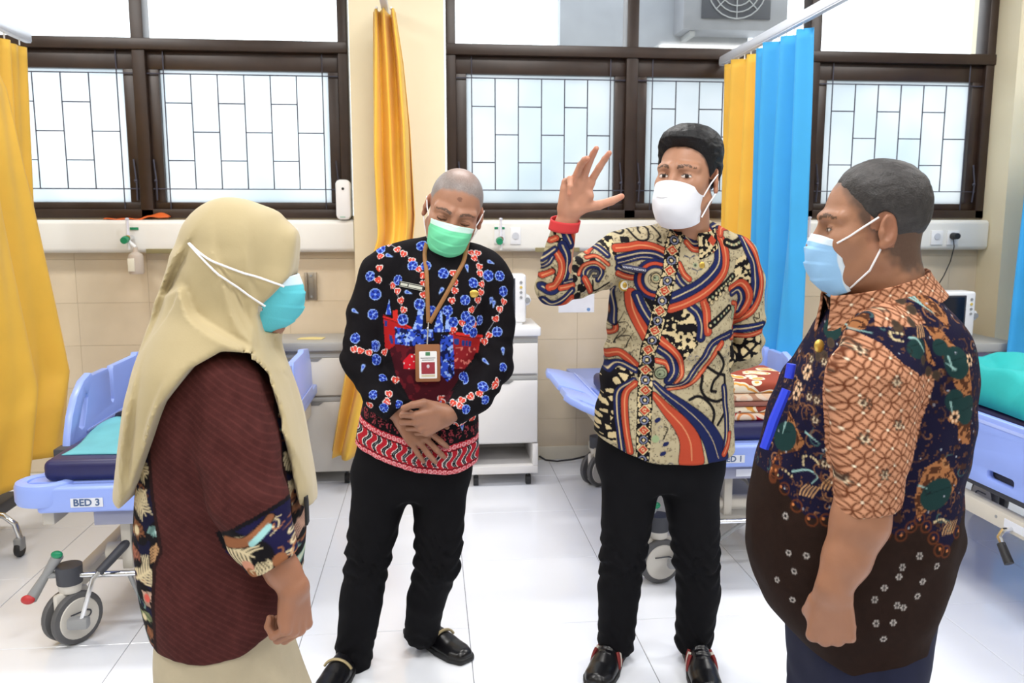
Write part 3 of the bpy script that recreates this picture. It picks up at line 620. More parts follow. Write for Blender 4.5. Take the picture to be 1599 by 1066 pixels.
# ---------------------------------------------------------------- chrome trolley leg, floor cable
tl = empty('chrome_trolley', (-1.95, 3.75, 0), 'chrome-legged trolley behind the yellow curtain at lower left', 'trolley')
cq = V(-1.83, 3.74, 0)
MB().tube([cq + V(-.45, .05, .185), cq + V(-.16, .01, .205), cq + V(-.06, .0, .19), cq + V(-.015, 0, .15), cq + V(0, 0, .085)], .013, 10).build('bent_leg', M_chrome, tl)
MB().lathe([(.001, -.011), (.033, -.012), (.036, -.006), (.036, .006), (.033, .012), (.001, .011)], cq + V(-.005, 0, .036), 'X', 22).build('wheel', M_dark, tl)
MB().box(cq + V(-.022, -.025, .03), cq + V(.014, .025, .088), .009).build('wheel_fork', M_grey, tl)
MB().box((-2.6, 3.5, .13), (-1.98, 4.1, .19), .01).build('base_shelf', M_darkgrey, tl)
cb = [at(842, 712, 4.98), at(852, 718, 4.95), at(870, 720, 4.93), at(895, 717, 4.93), at(915, 712, 4.96), at(925, 704, 5.0)]
cb = [V(p[0], p[1], max(.006, p[2])) for p in cb]
tag(MB().tube(cb, .006, 7).build('power_cable', M_dark, org=cb[0]), 'thin black cable lying along the skirting behind the men', 'cable')
# ================================================================ implicit surfaces for people and clothes
def sd_rc(p, a, b, r1, r2):
    a = np.asarray(a, p.dtype); ba = np.asarray(b, p.dtype) - a; q = p - a; l2 = float(ba @ ba) + 1e-12
    t = np.clip(q @ (ba / l2), 0, 1); q -= t[:, None] * ba; return np.sqrt(np.einsum('ij,ij->i', q, q)) - (float(r1) + float(r2 - r1) * t)
def sd_el(p, c, r, M=None):
    q = p - np.asarray(c, p.dtype)
    if M is not None: q = q @ np.asarray(M, p.dtype).T
    r = np.asarray(r, p.dtype); q = q / r; k0 = np.sqrt(np.einsum('ij,ij->i', q, q)); q = q / r; k1 = np.sqrt(np.einsum('ij,ij->i', q, q)); return k0 * (k0 - 1) / (k1 + 1e-9)
def smin(a, b, k):
    h = np.clip(.5 + .5 * (b - a) / k, 0, 1); return b + (a - b) * h - k * h * (1 - h)
def smax(a, b, k): return -smin(-a, -b, k)
def herm(z, Z, A):
    """smooth monotone-ish interpolation of rows A over knots Z"""
    Z = np.asarray(Z, float); A = np.asarray(A, float); m = np.gradient(A, Z, axis=0)
    i = np.clip(np.searchsorted(Z, z) - 1, 0, len(Z) - 2); h = Z[i + 1] - Z[i]; t = np.clip((z - Z[i]) / h, 0, 1)
    t2, t3 = t * t, t ** 3; f = lambda x: x[:, None]
    return f(2 * t3 - 3 * t2 + 1) * A[i] + f((t3 - 2 * t2 + t) * h) * m[i] + f(-2 * t3 + 3 * t2) * A[i + 1] + f((t3 - t2) * h) * m[i + 1]
def sd_loft(p, S, n=2.3, cap=.01):
    """S rows (z, cx, cy, half width, half depth), z rising"""
    S = np.asarray(S, float); q = herm(p[:, 2], S[:, 0], S[:, 1:]).astype(p.dtype); u = p[:, 0] - q[:, 0]; v = p[:, 1] - q[:, 1]
    rho = (np.abs(u / q[:, 2]) ** n + np.abs(v / q[:, 3]) ** n) ** (1 / n) + 1e-6
    d = np.hypot(u, v) * (1 - 1 / rho); d = np.where(rho < .3, -.5 * np.minimum(q[:, 2], q[:, 3]), d)
    return smax(smax(d, S[0, 0] - p[:, 2], cap), p[:, 2] - S[-1, 0], cap)
def vnoise(p, s, seed=0):
    """smooth value noise in -1..1"""
    q = p * s + seed * 17.13; i = np.floor(q).astype(np.int64); f = q - i; f = f * f * (3 - 2 * f); o = 0
    for dx in (0, 1):
        for dy in (0, 1):
            for dz in (0, 1):
                h = ((i[:, 0] + dx) * 73856093) ^ ((i[:, 1] + dy) * 19349663) ^ ((i[:, 2] + dz) * 83492791)
                h = (h * 2654435761) & 0xffffffff; h = ((h >> 13) ^ h) * 1274126177 & 0xffffffff
                w = (f[:, 0] if dx else 1 - f[:, 0]) * (f[:, 1] if dy else 1 - f[:, 1]) * (f[:, 2] if dz else 1 - f[:, 2]); o = o + w * (h / 2147483648. - 1)
    return o
def nets(f, lo, hi, h, polish=True):
    """surface nets on a sparse block grid -> vertices, quads"""
    lo = np.asarray(lo, float); nb = np.ceil((np.asarray(hi, float) - lo) / (4 * h)).astype(int) + 1
    c = np.stack(np.meshgrid(*[lo[k] + (np.arange(nb[k]) * 4 + 1.5) * h for k in range(3)], indexing='ij'), -1).reshape(-1, 3)
    D = f(c).reshape(nb); keep = np.abs(D) < 4 * h * 1.45
    up = lambda a: a.repeat(4, 0).repeat(4, 1).repeat(4, 2)
    G = up(D).astype(np.float32); idx = np.argwhere(up(keep)); vals = np.empty(len(idx), np.float32)
    for s in range(0, len(idx), 400000): vals[s:s + 400000] = f((lo + idx[s:s + 400000] * h).astype(np.float32))
    G[idx[:, 0], idx[:, 1], idx[:, 2]] = vals
    S = G < 0; cs = [(a, b, d) for a in (0, 1) for b in (0, 1) for d in (0, 1)]; sh = np.array(G.shape) - 1
    sl = lambda A, o: A[o[0]:o[0] + sh[0], o[1]:o[1] + sh[1], o[2]:o[2] + sh[2]]
    cnt = sum(sl(S, o).astype(np.int8) for o in cs); cell = np.argwhere((cnt > 0) & (cnt < 8)); n = len(cell)
    val = {o: G[cell[:, 0] + o[0], cell[:, 1] + o[1], cell[:, 2] + o[2]] for o in cs}; acc = np.zeros((n, 3)); num = np.zeros(n)
    for o in cs:
        for k in range(3):
            if o[k]: continue
            e = list(o); e[k] = 1; e = tuple(e); a, b = val[o], val[e]; x = (a < 0) != (b < 0); t = np.where(x, a / np.where(x, a - b, 1), 0)
            q = np.tile(np.array(o, float), (n, 1)); q[:, k] += t; acc += q * x[:, None]; num += x
    Vt = lo + (cell + acc / num[:, None]) * h
    ID = -np.ones(sh, np.int64); ID[cell[:, 0], cell[:, 1], cell[:, 2]] = np.arange(n); F = []
    for k in range(3):
        a = [slice(None)] * 3; b = [slice(None)] * 3; a[k] = slice(0, -1); b[k] = slice(1, None)
        x = np.argwhere(S[tuple(a)] != S[tuple(b)]); i, j = (k + 1) % 3, (k + 2) % 3
        x = x[(x[:, i] > 0) & (x[:, j] > 0) & (x[:, 0] < sh[0]) & (x[:, 1] < sh[1]) & (x[:, 2] < sh[2])]
        neg = S[x[:, 0], x[:, 1], x[:, 2]]; q = []
        for di, dj in ((1, 1), (0, 1), (0, 0), (1, 0)):
            y = x.copy(); y[:, i] -= di; y[:, j] -= dj; q.append(ID[y[:, 0], y[:, 1], y[:, 2]])
        q = np.stack(q, 1); q[~neg] = q[~neg][:, ::-1]; F.append(q[(q >= 0).all(1)])
    F = np.concatenate(F)
    if polish:
        e = h * .3; V4 = Vt.astype(np.float32); f0 = f(V4); g = np.stack([(f(V4 + d) - f0) / e for d in (np.eye(3) * e).astype(np.float32)], 1); gl_ = (g * g).sum(1)
        st = (f0 / np.maximum(gl_, .25))[:, None] * g; L = np.linalg.norm(st, axis=1, keepdims=True); Vt = Vt - st * np.minimum(1, h * .5 / (L + 1e-9))
    return Vt, F
def join(*ms):
    vs, fs, k = [], [], 0
    for v, f in ms: vs.append(v); fs.append(f + k); k += len(v)
    return np.concatenate(vs), np.concatenate(fs)
def subdiv(v, f, lv=1):
    """Catmull-Clark subdivision of a quad mesh"""
    v = np.asarray(v, np.float64); f = np.asarray(f, np.int64)
    for _ in range(lv):
        n, m = len(v), len(f); e = np.stack([f, np.roll(f, -1, 1)], -1).reshape(-1, 2); e.sort(1); key = e[:, 0] * n + e[:, 1]
        u, inv, cnt = np.unique(key, return_inverse=True, return_counts=True); ea, eb = u // n, u % n; ne = len(u)
        fp = v[f].mean(1); fs = np.stack([np.bincount(inv, np.repeat(fp[:, k], 4), ne) for k in range(3)], 1); mid = (v[ea] + v[eb]) / 2
        inner = cnt == 2; ep = np.where(inner[:, None], (2 * mid + fs) / 4, mid)
        val = np.bincount(ea, minlength=n) + np.bincount(eb, minlength=n); nf = np.bincount(f.ravel(), minlength=n)
        S = np.stack([np.bincount(f.ravel(), np.repeat(fp[:, k], 4), n) for k in range(3)], 1) / np.maximum(nf, 1)[:, None]
        Rm = np.stack([np.bincount(ea, mid[:, k], n) + np.bincount(eb, mid[:, k], n) for k in range(3)], 1) / np.maximum(val, 1)[:, None]
        k = np.maximum(val, 3)[:, None]; nv_ = (S + 2 * Rm + (k - 3) * v) / k
        bd = np.zeros(n, bool); bd[ea[~inner]] = True; bd[eb[~inner]] = True; nv_[bd] = v[bd]
        E = inv.reshape(m, 4) + n + m; F = np.arange(m) + n
        f = np.concatenate([np.stack([f[:, k], E[:, k], F, E[:, k - 1]], 1) for k in range(4)]); v = np.concatenate([nv_, fp, ep])
    return npmesh('cloth', v, f)
def verts(me): a = np.empty(len(me.vertices) * 3, np.float32); me.vertices.foreach_get('co', a); return a.reshape(-1, 3).astype(float)
def norms(me): a = np.empty(len(me.vertices) * 3, np.float32); me.vertices.foreach_get('normal', a); return a.reshape(-1, 3).astype(float)
def setcol(me, c):
    a = me.color_attributes.new('Col', 'FLOAT_COLOR', 'POINT'); q = np.ones((len(me.vertices), 4), np.float32); q[:, :3] = c; a.data.foreach_set('color', q.ravel())
def cloth(name, f, lo, hi, h, lv, paint, m, parent, label=None):
    v, q = nets(f, lo, hi, h); me = subdiv(v, q, lv) if lv else npmesh(name, v, q); me.name = name
    if paint: setcol(me, paint(verts(me), norms(me)))
    o = link(name, me, m, parent, None, 180)
    if label: o['label'] = label
    return o
def frontY(f, X, Z, y0, y1=None):
    """first hit of the surface along +Y"""
    p = np.array([[X, y0, Z]], float)
    for _ in range(60):
        d = float(f(p)[0]); p[0, 1] += max(d * .7, -.01)
        if abs(d) < 4e-4: break
    return p[0, 1]
# ---------------------------------------------------------------- painting cloth: strokes in the garment's own front plane
def crom(P, n=8):
    P = np.asarray(P, float)
    if len(P) < 3: return P
    Q = np.vstack([2 * P[0] - P[1], P, 2 * P[-1] - P[-2]]); o = []
    for i in range(1, len(Q) - 2):
        t = np.linspace(0, 1, n, endpoint=False)[:, None]; a, b, c, d = Q[i - 1:i + 3]
        o.append(.5 * (2 * b + (c - a) * t + (2 * a - 5 * b + 4 * c - d) * t * t + (3 * b - a - 3 * c + d) * t ** 3))
    return np.vstack(o + [P[-1:]])
class Paint:
    """2-D drawing on a garment: s = metres per drawing unit is folded in by mp()"""
    def __init__(s, uv, base, p=None, n=None): s.uv = uv; s.c = np.tile(np.array(base, float), (len(uv), 1)); s.p = p; s.n = n
    def lc(s, c, R):
        """vertices round the spot c with flat coordinates on the cloth there, so small motifs wrap without smearing"""
        c = np.asarray(c, float); i = s.near(c - R, c + R); q = s.uv[i] - c
        if s.p is None or len(i) < 4: return i, q
        k = np.argmin((q * q).sum(1) + 1e3 * (s.n[i, 1] > 0) + .02 * np.clip(s.p[i, 1] - s.p[i, 1].min(), 0, .5)); k = i[k]; n = s.n[k]; t1 = np.cross(V(0, 0, 1), n)
        if np.linalg.norm(t1) < .2 or np.hypot(*(s.uv[k] - c)) > R * .6: return i, q
        t1 = nz(t1); t2 = np.cross(n, t1); d = s.p[i] - s.p[k]; ok = np.abs(d @ n) < R * 1.2; i = i[ok]; d = d[ok]; return i, np.column_stack([d @ t1, d @ t2])
    def put(s, m, col, idx=None):
        if idx is None: s.c[m] = col
        else: s.c[idx[m]] = col
    AA = .0011
    def mix(s, i, sd, col):
        """blend col in where the signed distance sd is negative, soft over one mesh step"""
        a = np.clip(.5 - sd / (2 * s.AA), 0, 1)[:, None]; s.c[i] = s.c[i] * (1 - a) + np.asarray(col) * a
    def near(s, lo, hi): return np.nonzero(((s.uv >= lo) & (s.uv <= hi)).all(1))[0]
    def dist(s, P, w):
        i = s.near(P.min(0) - w, P.max(0) + w); q = s.uv[i]; best = np.full(len(i), 9.); tt = np.zeros(len(i)); sd = np.zeros(len(i))
        L = np.concatenate([[0], np.cumsum(np.linalg.norm(np.diff(P, axis=0), axis=1))])
        for k in range(len(P) - 1):
            a, b = P[k], P[k + 1]; ab = b - a; t = np.clip((q - a) @ ab / (ab @ ab + 1e-12), 0, 1); r = q - a - t[:, None] * ab; d = np.hypot(r[:, 0], r[:, 1])
            x = d < best; best[x] = d[x]; tt[x] = L[k] + t[x] * np.sqrt(ab @ ab); sd[x] = np.sign(ab[0] * r[x, 1] - ab[1] * r[x, 0])
        return i, best, tt, sd, L[-1]
    def stroke(s, P, w, col, w1=None, edge=None, ew=.0022, mid=None, mw=.0016, smooth=True):
        P = crom(P) if smooth else np.asarray(P, float); W = max(w, w1 or w) / 2 + ew + s.AA; i, d, t, sd, L = s.dist(P, W)
        hw = (w + ((w1 if w1 is not None else w) - w) * t / max(L, 1e-6)) / 2
        if edge is not None: s.mix(i, d - hw - ew, edge)
        s.mix(i, d - hw, col)
        if mid is not None: s.mix(i, d - mw, mid)
    def poly(s, P, col=None):
        P = np.asarray(P, float); i = s.near(P.min(0), P.max(0)); x, y = s.uv[i].T; ins = np.zeros(len(i), bool)
        for (x0, y0), (x1, y1) in zip(P, np.roll(P, -1, 0)):
            c = (y0 > y) != (y1 > y); ins ^= c & (x < (x1 - x0) * (y - y0) / (y1 - y0 + 1e-12) + x0)
        if col is not None: s.c[i[ins]] = col
        return i[ins]
    def disc(s, c, r, col, r0=0., sq=1., rot=0.):
        i, q = s.lc(c, r * 1.6)
        if rot: q = q @ np.array([[math.cos(rot), -math.sin(rot)], [math.sin(rot), math.cos(rot)]])
        d = np.hypot(q[:, 0], q[:, 1] / sq); s.mix(i, np.maximum(d - r, r0 - d if r0 else -1.), col)
    def heart(s, c, r, col, edge, rot=0.):
        i, q = s.lc(c, r * 1.8); q = q / r
        if rot: q = q @ np.array([[math.cos(rot), -math.sin(rot)], [math.sin(rot), math.cos(rot)]])
        x, y = q[:, 0], q[:, 1]; g = lambda k: (x * x / k + y * y / k - .8) ** 3 - x * x * y ** 3 / k ** 2.5
        s.put(g(1.3) < 0, edge, i); s.put(g(.95) < 0, col, i); s.put((np.abs(x) < .09) & (np.abs(y) < .5), edge, i)
    def flower(s, c, r, col, col2, edge, n=5, rot=0.):
        i, q = s.lc(c, r * 1.3); q = q / r; d = np.hypot(q[:, 0], q[:, 1]); a = np.arctan2(q[:, 1], q[:, 0]) + rot
        s.put(d < 1.08, edge, i); s.put(d < .95, col, i); s.put((d < .9) & (np.cos(n * a) > .35) & (d > .28), col2, i); s.put((np.abs(np.cos(n * a / 2)) < .12) & (d < .9), edge, i); s.put(d < .2, edge, i)
    def star(s, c, r, ink, core):
        i, q = s.lc(c, r * 1.7)
        for k in range(6): s.mix(i, np.hypot(q[:, 0] - r * math.cos(k * 1.047), q[:, 1] - r * math.sin(k * 1.047)) - r * .38, ink)
        s.mix(i, np.hypot(q[:, 0], q[:, 1]) - r * .55, core)
    def curls(s, i, count, cols, r, w, seed):
        """small hand-drawn hooks scattered over the vertices i"""
        rs = np.random.RandomState(seed); keep = np.zeros(len(s.uv), bool); keep[i] = True; old = s.c.copy()
        for k in range(count):
            o = s.uv[i[rs.randint(len(i))]]; a = rs.rand() * 6.28; L = r * (.6 + rs.rand()); t = np.linspace(0, 1, 5); sp = rs.choice([-1, 1])
            s.stroke(np.stack([o + L * V(math.cos(a + sp * 2.6 * x) * x, math.sin(a + sp * 2.6 * x) * x) for x in t]), w, cols[k % len(cols)], w * .4)
        s.c[~keep] = old[~keep]
    def net(s, i, cell, ink, thick=.28, seed=1):
        """ink lines between scattered cells (a hand-drawn filler) over the vertices i"""
        q = s.uv[i] / cell; g = np.floor(q); f1 = np.full(len(i), 9.); f2 = f1.copy()
        for dx in (-1, 0, 1):
            for dy in (-1, 0, 1):
                k = g + (dx, dy); h = np.sin(k @ np.array([127.1, 311.7]) + seed) * 43758.5453; h2 = np.sin(k @ np.array([269.5, 183.3]) + seed) * 43758.5453
                d = np.hypot(k[:, 0] + (h - np.floor(h)) - q[:, 0], k[:, 1] + (h2 - np.floor(h2)) - q[:, 1]); f2 = np.where(d < f1, f1, np.minimum(f2, d)); f1 = np.minimum(f1, d)
        s.c[i[(f2 - f1) < thick]] = ink; return f1
    def speck(s, i, cell, ink, frac=.5, seed=1):
        q = s.uv[i] / cell; v = vnoise(np.column_stack([q, np.full(len(i), seed * 3.7)]), 1., seed) + .5 * vnoise(np.column_stack([q * 2.1, np.full(len(i), 5.)]), 1., seed + 3)
        s.c[i[v > (1 - 2 * frac)]] = ink
# ---------------------------------------------------------------- heads
def frame(fw, up):
    f = nz(fw); l = nz(np.cross(np.asarray(up, float), f)); return np.stack([l, f, np.cross(f, l)])      # rows: person's left, forward, up
class Head:
    def __init__(s, c, fw, up, sc): s.c = np.asarray(c, float); s.M = frame(fw, up); s.s = sc
    def loc(s, p): return (p - s.c.astype(p.dtype)) @ (s.M.T / s.s).astype(p.dtype)
    def w(s, x, y, z): return s.c + s.s * (np.array([x, y, z]) @ s.M)
    def wp(s, q): return s.c + s.s * (np.asarray(q) @ s.M)
    def skull(s, q): return smin(sd_el(q, (0, -.014, .036), (.0765, .094, .084)), sd_el(q, (0, .026, -.034), (.0625, .069, .088)), .03)
    def sdf(s, p):
        q = s.loc(p); d = s.skull(q); ax = np.column_stack([np.abs(q[:, 0]), q[:, 1], q[:, 2]])
        d = smin(d, sd_rc(ax, (.054, -.004, -.058), (.012, .07, -.108), .02, .018), .03)            # jaw
        d = smin(d, sd_el(ax, (.043, .054, -.022), (.022, .026, .022)), .03)                       # cheek bone
        d = smin(d, sd_rc(ax, (.014, .086, .026), (.052, .062, .024), .009, .009), .016)           # brow
        d = smax(d, -sd_el(ax, (.033, .1, .002), (.021, .018, .0125)), .014)                        # eye socket
        d = smin(d, sd_el(ax, (.0335, .0695, .002), (.0165, .0145, .0135)), .004)                   # eyeball and lids
        d = smin(d, sd_rc(q, (0, .084, .014), (0, .107, -.03), .008, .0125), .012)                  # nose
        d = smin(d, sd_el(ax, (.0135, .094, -.034), (.008, .011, .008)), .006)
        d = smin(d, sd_el(q, (0, .088, -.068), (.024, .012, .014)), .012)                           # lips
        d = smin(d, sd_el(q, (0, .078, -.108), (.022, .016, .016)), .015)                           # chin
        e = q @ np.eye(3); c_, s_ = math.cos(.35), math.sin(.35); ey, ez = ax[:, 1] + .012, ax[:, 2] + .006; tilt = .45
        ex = ax[:, 0] - .079; yy = ey * math.cos(tilt) + ex * math.sin(tilt); xx = -ey * math.sin(tilt) + ex * math.cos(tilt)
        E = np.column_stack([xx, yy + .1 * ez, ez]); ear = sd_el(E, (.002, -.004, 0), (.0075, .0185, .032)); ear = smax(ear, -sd_el(E, (.0085, -.001, .004), (.006, .0115, .021)), .004)
        ear = smin(ear, sd_el(E, (.001, .009, -.003), (.006, .005, .008)), .004); ear = smin(ear, sd_el(E, (.002, .003, -.026), (.006, .009, .009)), .005)
        d = smin(d, ear, .006); return d * s.s
def skin_noise(p): return 1 + .05 * vnoise(p, 60, 1) + .05 * vnoise(p, 18, 2)
def paint_head(H, p, sk, brow=lin(40, 30, 26), closed=False, gaze=0., stub=None, spot=False, hairline=None, lidh=.0052, bald=.35, fuzz=.012, dens=.85):
    q = H.loc(p); c = np.tile(np.array(sk, float), (len(p), 1)) * skin_noise(p)[:, None]; ax = np.abs(q[:, 0]); face = q[:, 1] > .03
    def mixc(m, col, a): c[m] = c[m] * (1 - a) + np.array(col) * a
    e = np.clip(1 - np.abs(ax - .079) / .02, 0, 1) * (q[:, 1] < .02) * (np.abs(q[:, 2]) < .04); c[:] = c * (1 - .0 * e[:, None]) ; c[:, 1:] *= (1 - .12 * e)[:, None]
    bz = .0255 + .004 * np.sin(np.clip((ax - .014) / .036, 0, 1) * math.pi) - .10 * np.clip(ax - .04, 0, 1)
    bd = np.abs(q[:, 2] - bz) / (.0048 * np.clip(1.25 - (ax - .014) / .05, .4, 1)); m = face & (ax > .012) & (ax < .057) & (bd < 1) & (vnoise(p, 320, 4) > -.5); mixc(m, brow, .8)
    sx = np.sign(q[:, 0]); ex = ax - .0335; w = .0145; lid = lidh * np.sqrt(np.clip(1 - (ex / w) ** 2, 0, 1)); m0 = face & (np.abs(ex) < w)
    if closed:
        m = m0 & (np.abs(q[:, 2] + .004 + .0035 * (1 - (ex / w) ** 2) - .0035) < .0016); mixc(m, lin(40, 24, 20), .85)
        m = m0 & (np.abs(q[:, 2] - .0075 * np.sqrt(np.clip(1 - (ex / w) ** 2, 0, 1))) < .0012); mixc(m, lin(90, 55, 42), .6)
    else:
        z = q[:, 2] - .0015; op = m0 & (z < lid) & (z > -lid * .8); c[op] = lin(222, 212, 206)
        gx = q[:, 0] - sx * .0335 - gaze; ir = op & (np.hypot(gx, z - .0005) < .0058); c[ir] = lin(30, 18, 14)
        ln = m0 & (np.abs(z - lid) < .0015); mixc(ln, lin(26, 16, 14), .9); ln = m0 & (np.abs(z + lid * .8) < .0008); mixc(ln, lin(80, 48, 38), .6)
        ln = m0 & (np.abs(z - lid - .004) < .0009); mixc(ln, lin(90, 56, 42), .55)
    m = face & (np.hypot(q[:, 0] / .024, (q[:, 2] + .069) / .009) < 1) & (q[:, 1] > .08); mixc(m, lin(140, 78, 70), .7)
    if stub is not None:
        hl = np.interp(q[:, 1], [-.12, -.06, -.03, .0, .02, .04, .06, .075, .09], hairline); a = np.clip((q[:, 2] - hl) / fuzz + .5 + .35 * vnoise(p, 90, 7), 0, 1) * (ax < .1)
        ear_ = (np.abs(ax - .084) < .014) & (np.abs(q[:, 2] + .004) < .034) & (np.abs(q[:, 1] + .012) < .024); a[ear_] = 0
        top = np.clip((q[:, 2] - .095) / .03, 0, 1) * bald; a = a * (dens - top); col = np.array(stub) * (1 + .25 * vnoise(p, 420, 9))[:, None]; c[:] = c * (1 - a[:, None]) + col * a[:, None]
    if spot: m = np.hypot(q[:, 0] - .002, q[:, 2] - .066) < .007 + .002 * vnoise(p, 150, 3); mixc(m & face, lin(96, 62, 54), .6)
    return np.clip(c, 0, 1)
def hair_sdf(H, thick, HL, lump=.0, soft=.02):
    def f(p):
        q = H.loc(p); hl = np.interp(q[:, 1], [-.12, -.06, -.03, -.005, .012, .04, .06, .075, .1], HL); t = np.clip((q[:, 2] - hl) / soft, 0, 1) ** .6; d = H.skull(q) + .002 - (thick(q) + .002) * t
        earc = sd_el(np.column_stack([np.abs(q[:, 0]), q[:, 1], q[:, 2]]), (.085, -.012, -.004), (.02, .024, .037))
        d = smax(d, (hl - q[:, 2]) * .75, .006); d = smax(d, -earc, .004); d = smax(d, -(H.skull(q) + .006), .002)
        if lump: d = d + lump * vnoise(q * (1, .5, 1), 90, 5) + lump * .6 * vnoise(q * (1, .4, 1), 190, 6)
        return d * H.s
    return f
def mask_sheet(H, prof, ex, ez, ey, m, parent, pleat=.002, top_white=True, name='face_mask', col=None, colw=None, n=48, label=None):
    """pleated mask in head coordinates; prof = middle profile rows (forward, up), ex/ey/ez = side edge at top and bottom"""
    prof = crom(prof, 6); L = np.linspace(0, 1, len(prof)); u, v = np.meshgrid(np.linspace(-1, 1, n * 2), np.linspace(0, 1, n)); a = np.abs(u)
    my = np.interp(v, L, prof[:, 0]); mz = np.interp(v, L, prof[:, 1]); sx = ex[0] + (ex[1] - ex[0]) * v; sy = ey[0] + (ey[1] - ey[0]) * v; sz = ez[0] + (ez[1] - ez[0]) * v
    w = np.cos(a * math.pi / 2) ** .85; x = np.sign(u) * sx * np.sin(a * math.pi / 2) ** 1.05; y = sy + (my - sy) * w; z = sz + (mz - sz) * w ** .9
    pl = ((v * 4.2) % 1); y = y + pleat * (1 - pl) * w * np.clip((v - .12) * 8, 0, 1) * np.clip((.95 - v) * 8, 0, 1) + .0012 * np.sin(9 * u + 14 * v)
    P = H.wp(np.stack([x, y, z], -1).reshape(-1, 3)); nu = n * 2; i = np.arange((n - 1) * nu).reshape(n - 1, nu)[:, :-1].ravel(); f = np.stack([i, i + 1, i + nu + 1, i + nu], 1)
    me = npmesh(name, P, f)
    if col is not None:
        c = np.tile(np.array(col, float), (len(P), 1)); vv = v.ravel(); uu = np.abs(u.ravel())
        if colw is not None: c[(vv < .13)] = colw; c[(vv < .16) & (vv > .13)] = np.array(col) * .9
        c[(uu > .93)] = np.array(colw if colw is not None else col) * .95; setcol(me, c)
    o = link(name, me, m, parent, None, 180); md = o.modifiers.new('thickness', 'SOLIDIFY'); md.thickness = .0016; md.offset = 1
    if label: o['label'] = label
    return o
# ---------------------------------------------------------------- hands
FB = [(.090, .030), (.094, .009), (.088, -.012), (.077, -.031)]; FL = [(.043, .026, .020), (.047, .029, .021), (.043, .027, .020), (.034, .021, .018)]
def hand_sdf(W, d, s, n, sz, curls, spread=(.06, .0, -.05, -.12), thumb=None, wr=.026):
    """W wrist, d towards the fingers, s towards the thumb, n palm side; curls per finger = three bend angles (deg)"""
    W = np.asarray(W, float); d, s, n = nz(d), None or nz(s), nz(n); s = nz(s - d * (s @ d)); n_ = np.cross(d, s); n = n_ if n_ @ n > 0 else -n_
    pt = lambda a, b, c=0.: W + sz * (a * d + b * s + c * n); pr = []
    for k, (a, b) in enumerate(FB): pr.append(('p', pt(.012, b * .55, .0), pt(a * .97, b, .0), .0165 * sz, (.0125 if k < 3 else .0115) * sz))
    pr.append(('p', pt(.02, .016, .007), pt(.058, .033, .012), .018 * sz, .013 * sz)); pr.append(('p', pt(.03, -.018, .007), pt(.06, -.026, .007), .014 * sz, .012 * sz))
    fin = []
    for k, (a, b) in enumerate(FB):
        p0 = pt(a, b); ang = 0.; seg = []; sp = spread[k]; dd = nz(d * math.cos(sp) + s * math.sin(sp)); r = [.0098, .0088, .0079, .0064] if k < 3 else [.0086, .0077, .0069, .0057]
        for j in range(3):
            ang += math.radians(curls[k][j]); v = dd * math.cos(ang) + n * math.sin(ang); p1 = p0 + v * FL[k][j] * sz; seg.append((p0, p1, r[j] * sz, r[j + 1] * sz)); p0 = p1
        fin.append(seg)
    th = thumb or ((.62, .75, .2), (.8, .55, .15), (.85, .45, .2)); p0 = pt(.026, .03, .01); seg = []; r = [.0142, .0118, .0102, .0076]
    for j, (v, L) in enumerate(zip(th, (.040, .033, .027))):
        v = nz(d * v[0] + s * v[1] + n * v[2]); p1 = p0 + v * L * sz; seg.append((p0, p1, r[j] * sz, r[j + 1] * sz)); p0 = p1
    fin.append(seg)
    def f(p):
        D = None
        for _, a, b, r1, r2 in pr: q = sd_rc(p, a, b, r1, r2); D = q if D is None else smin(D, q, .011 * sz)
        for k, sg in enumerate(fin):
            F = None
            for a, b, r1, r2 in sg: q = sd_rc(p, a, b, r1, r2); F = q if F is None else smin(F, q, .003)
            D = smin(D, F, .0055 if k < 4 else .012)
        return D
    pts = np.array([x for sg in fin for q in sg for x in q[:2]] + [W]); f.lo = pts.min(0) - .03; f.hi = pts.max(0) + .03; f.fin = fin
    return f
def union(fs, ks):
    def g(p):
        D = fs[0](p)
        for f, k in zip(fs[1:], ks): D = smin(D, f(p), k)
        return D
    return g
def rcs(*a):
    """chain of (point, radius) joined smoothly"""
    def g(p):
        D = None
        for (p0, r0), (p1, r1) in zip(a, a[1:]):
            q = sd_rc(p, p0, p1, r0, r1); D = q if D is None else smin(D, q, .012)
        return D
    return g
def nails(H_, m, parent): pass
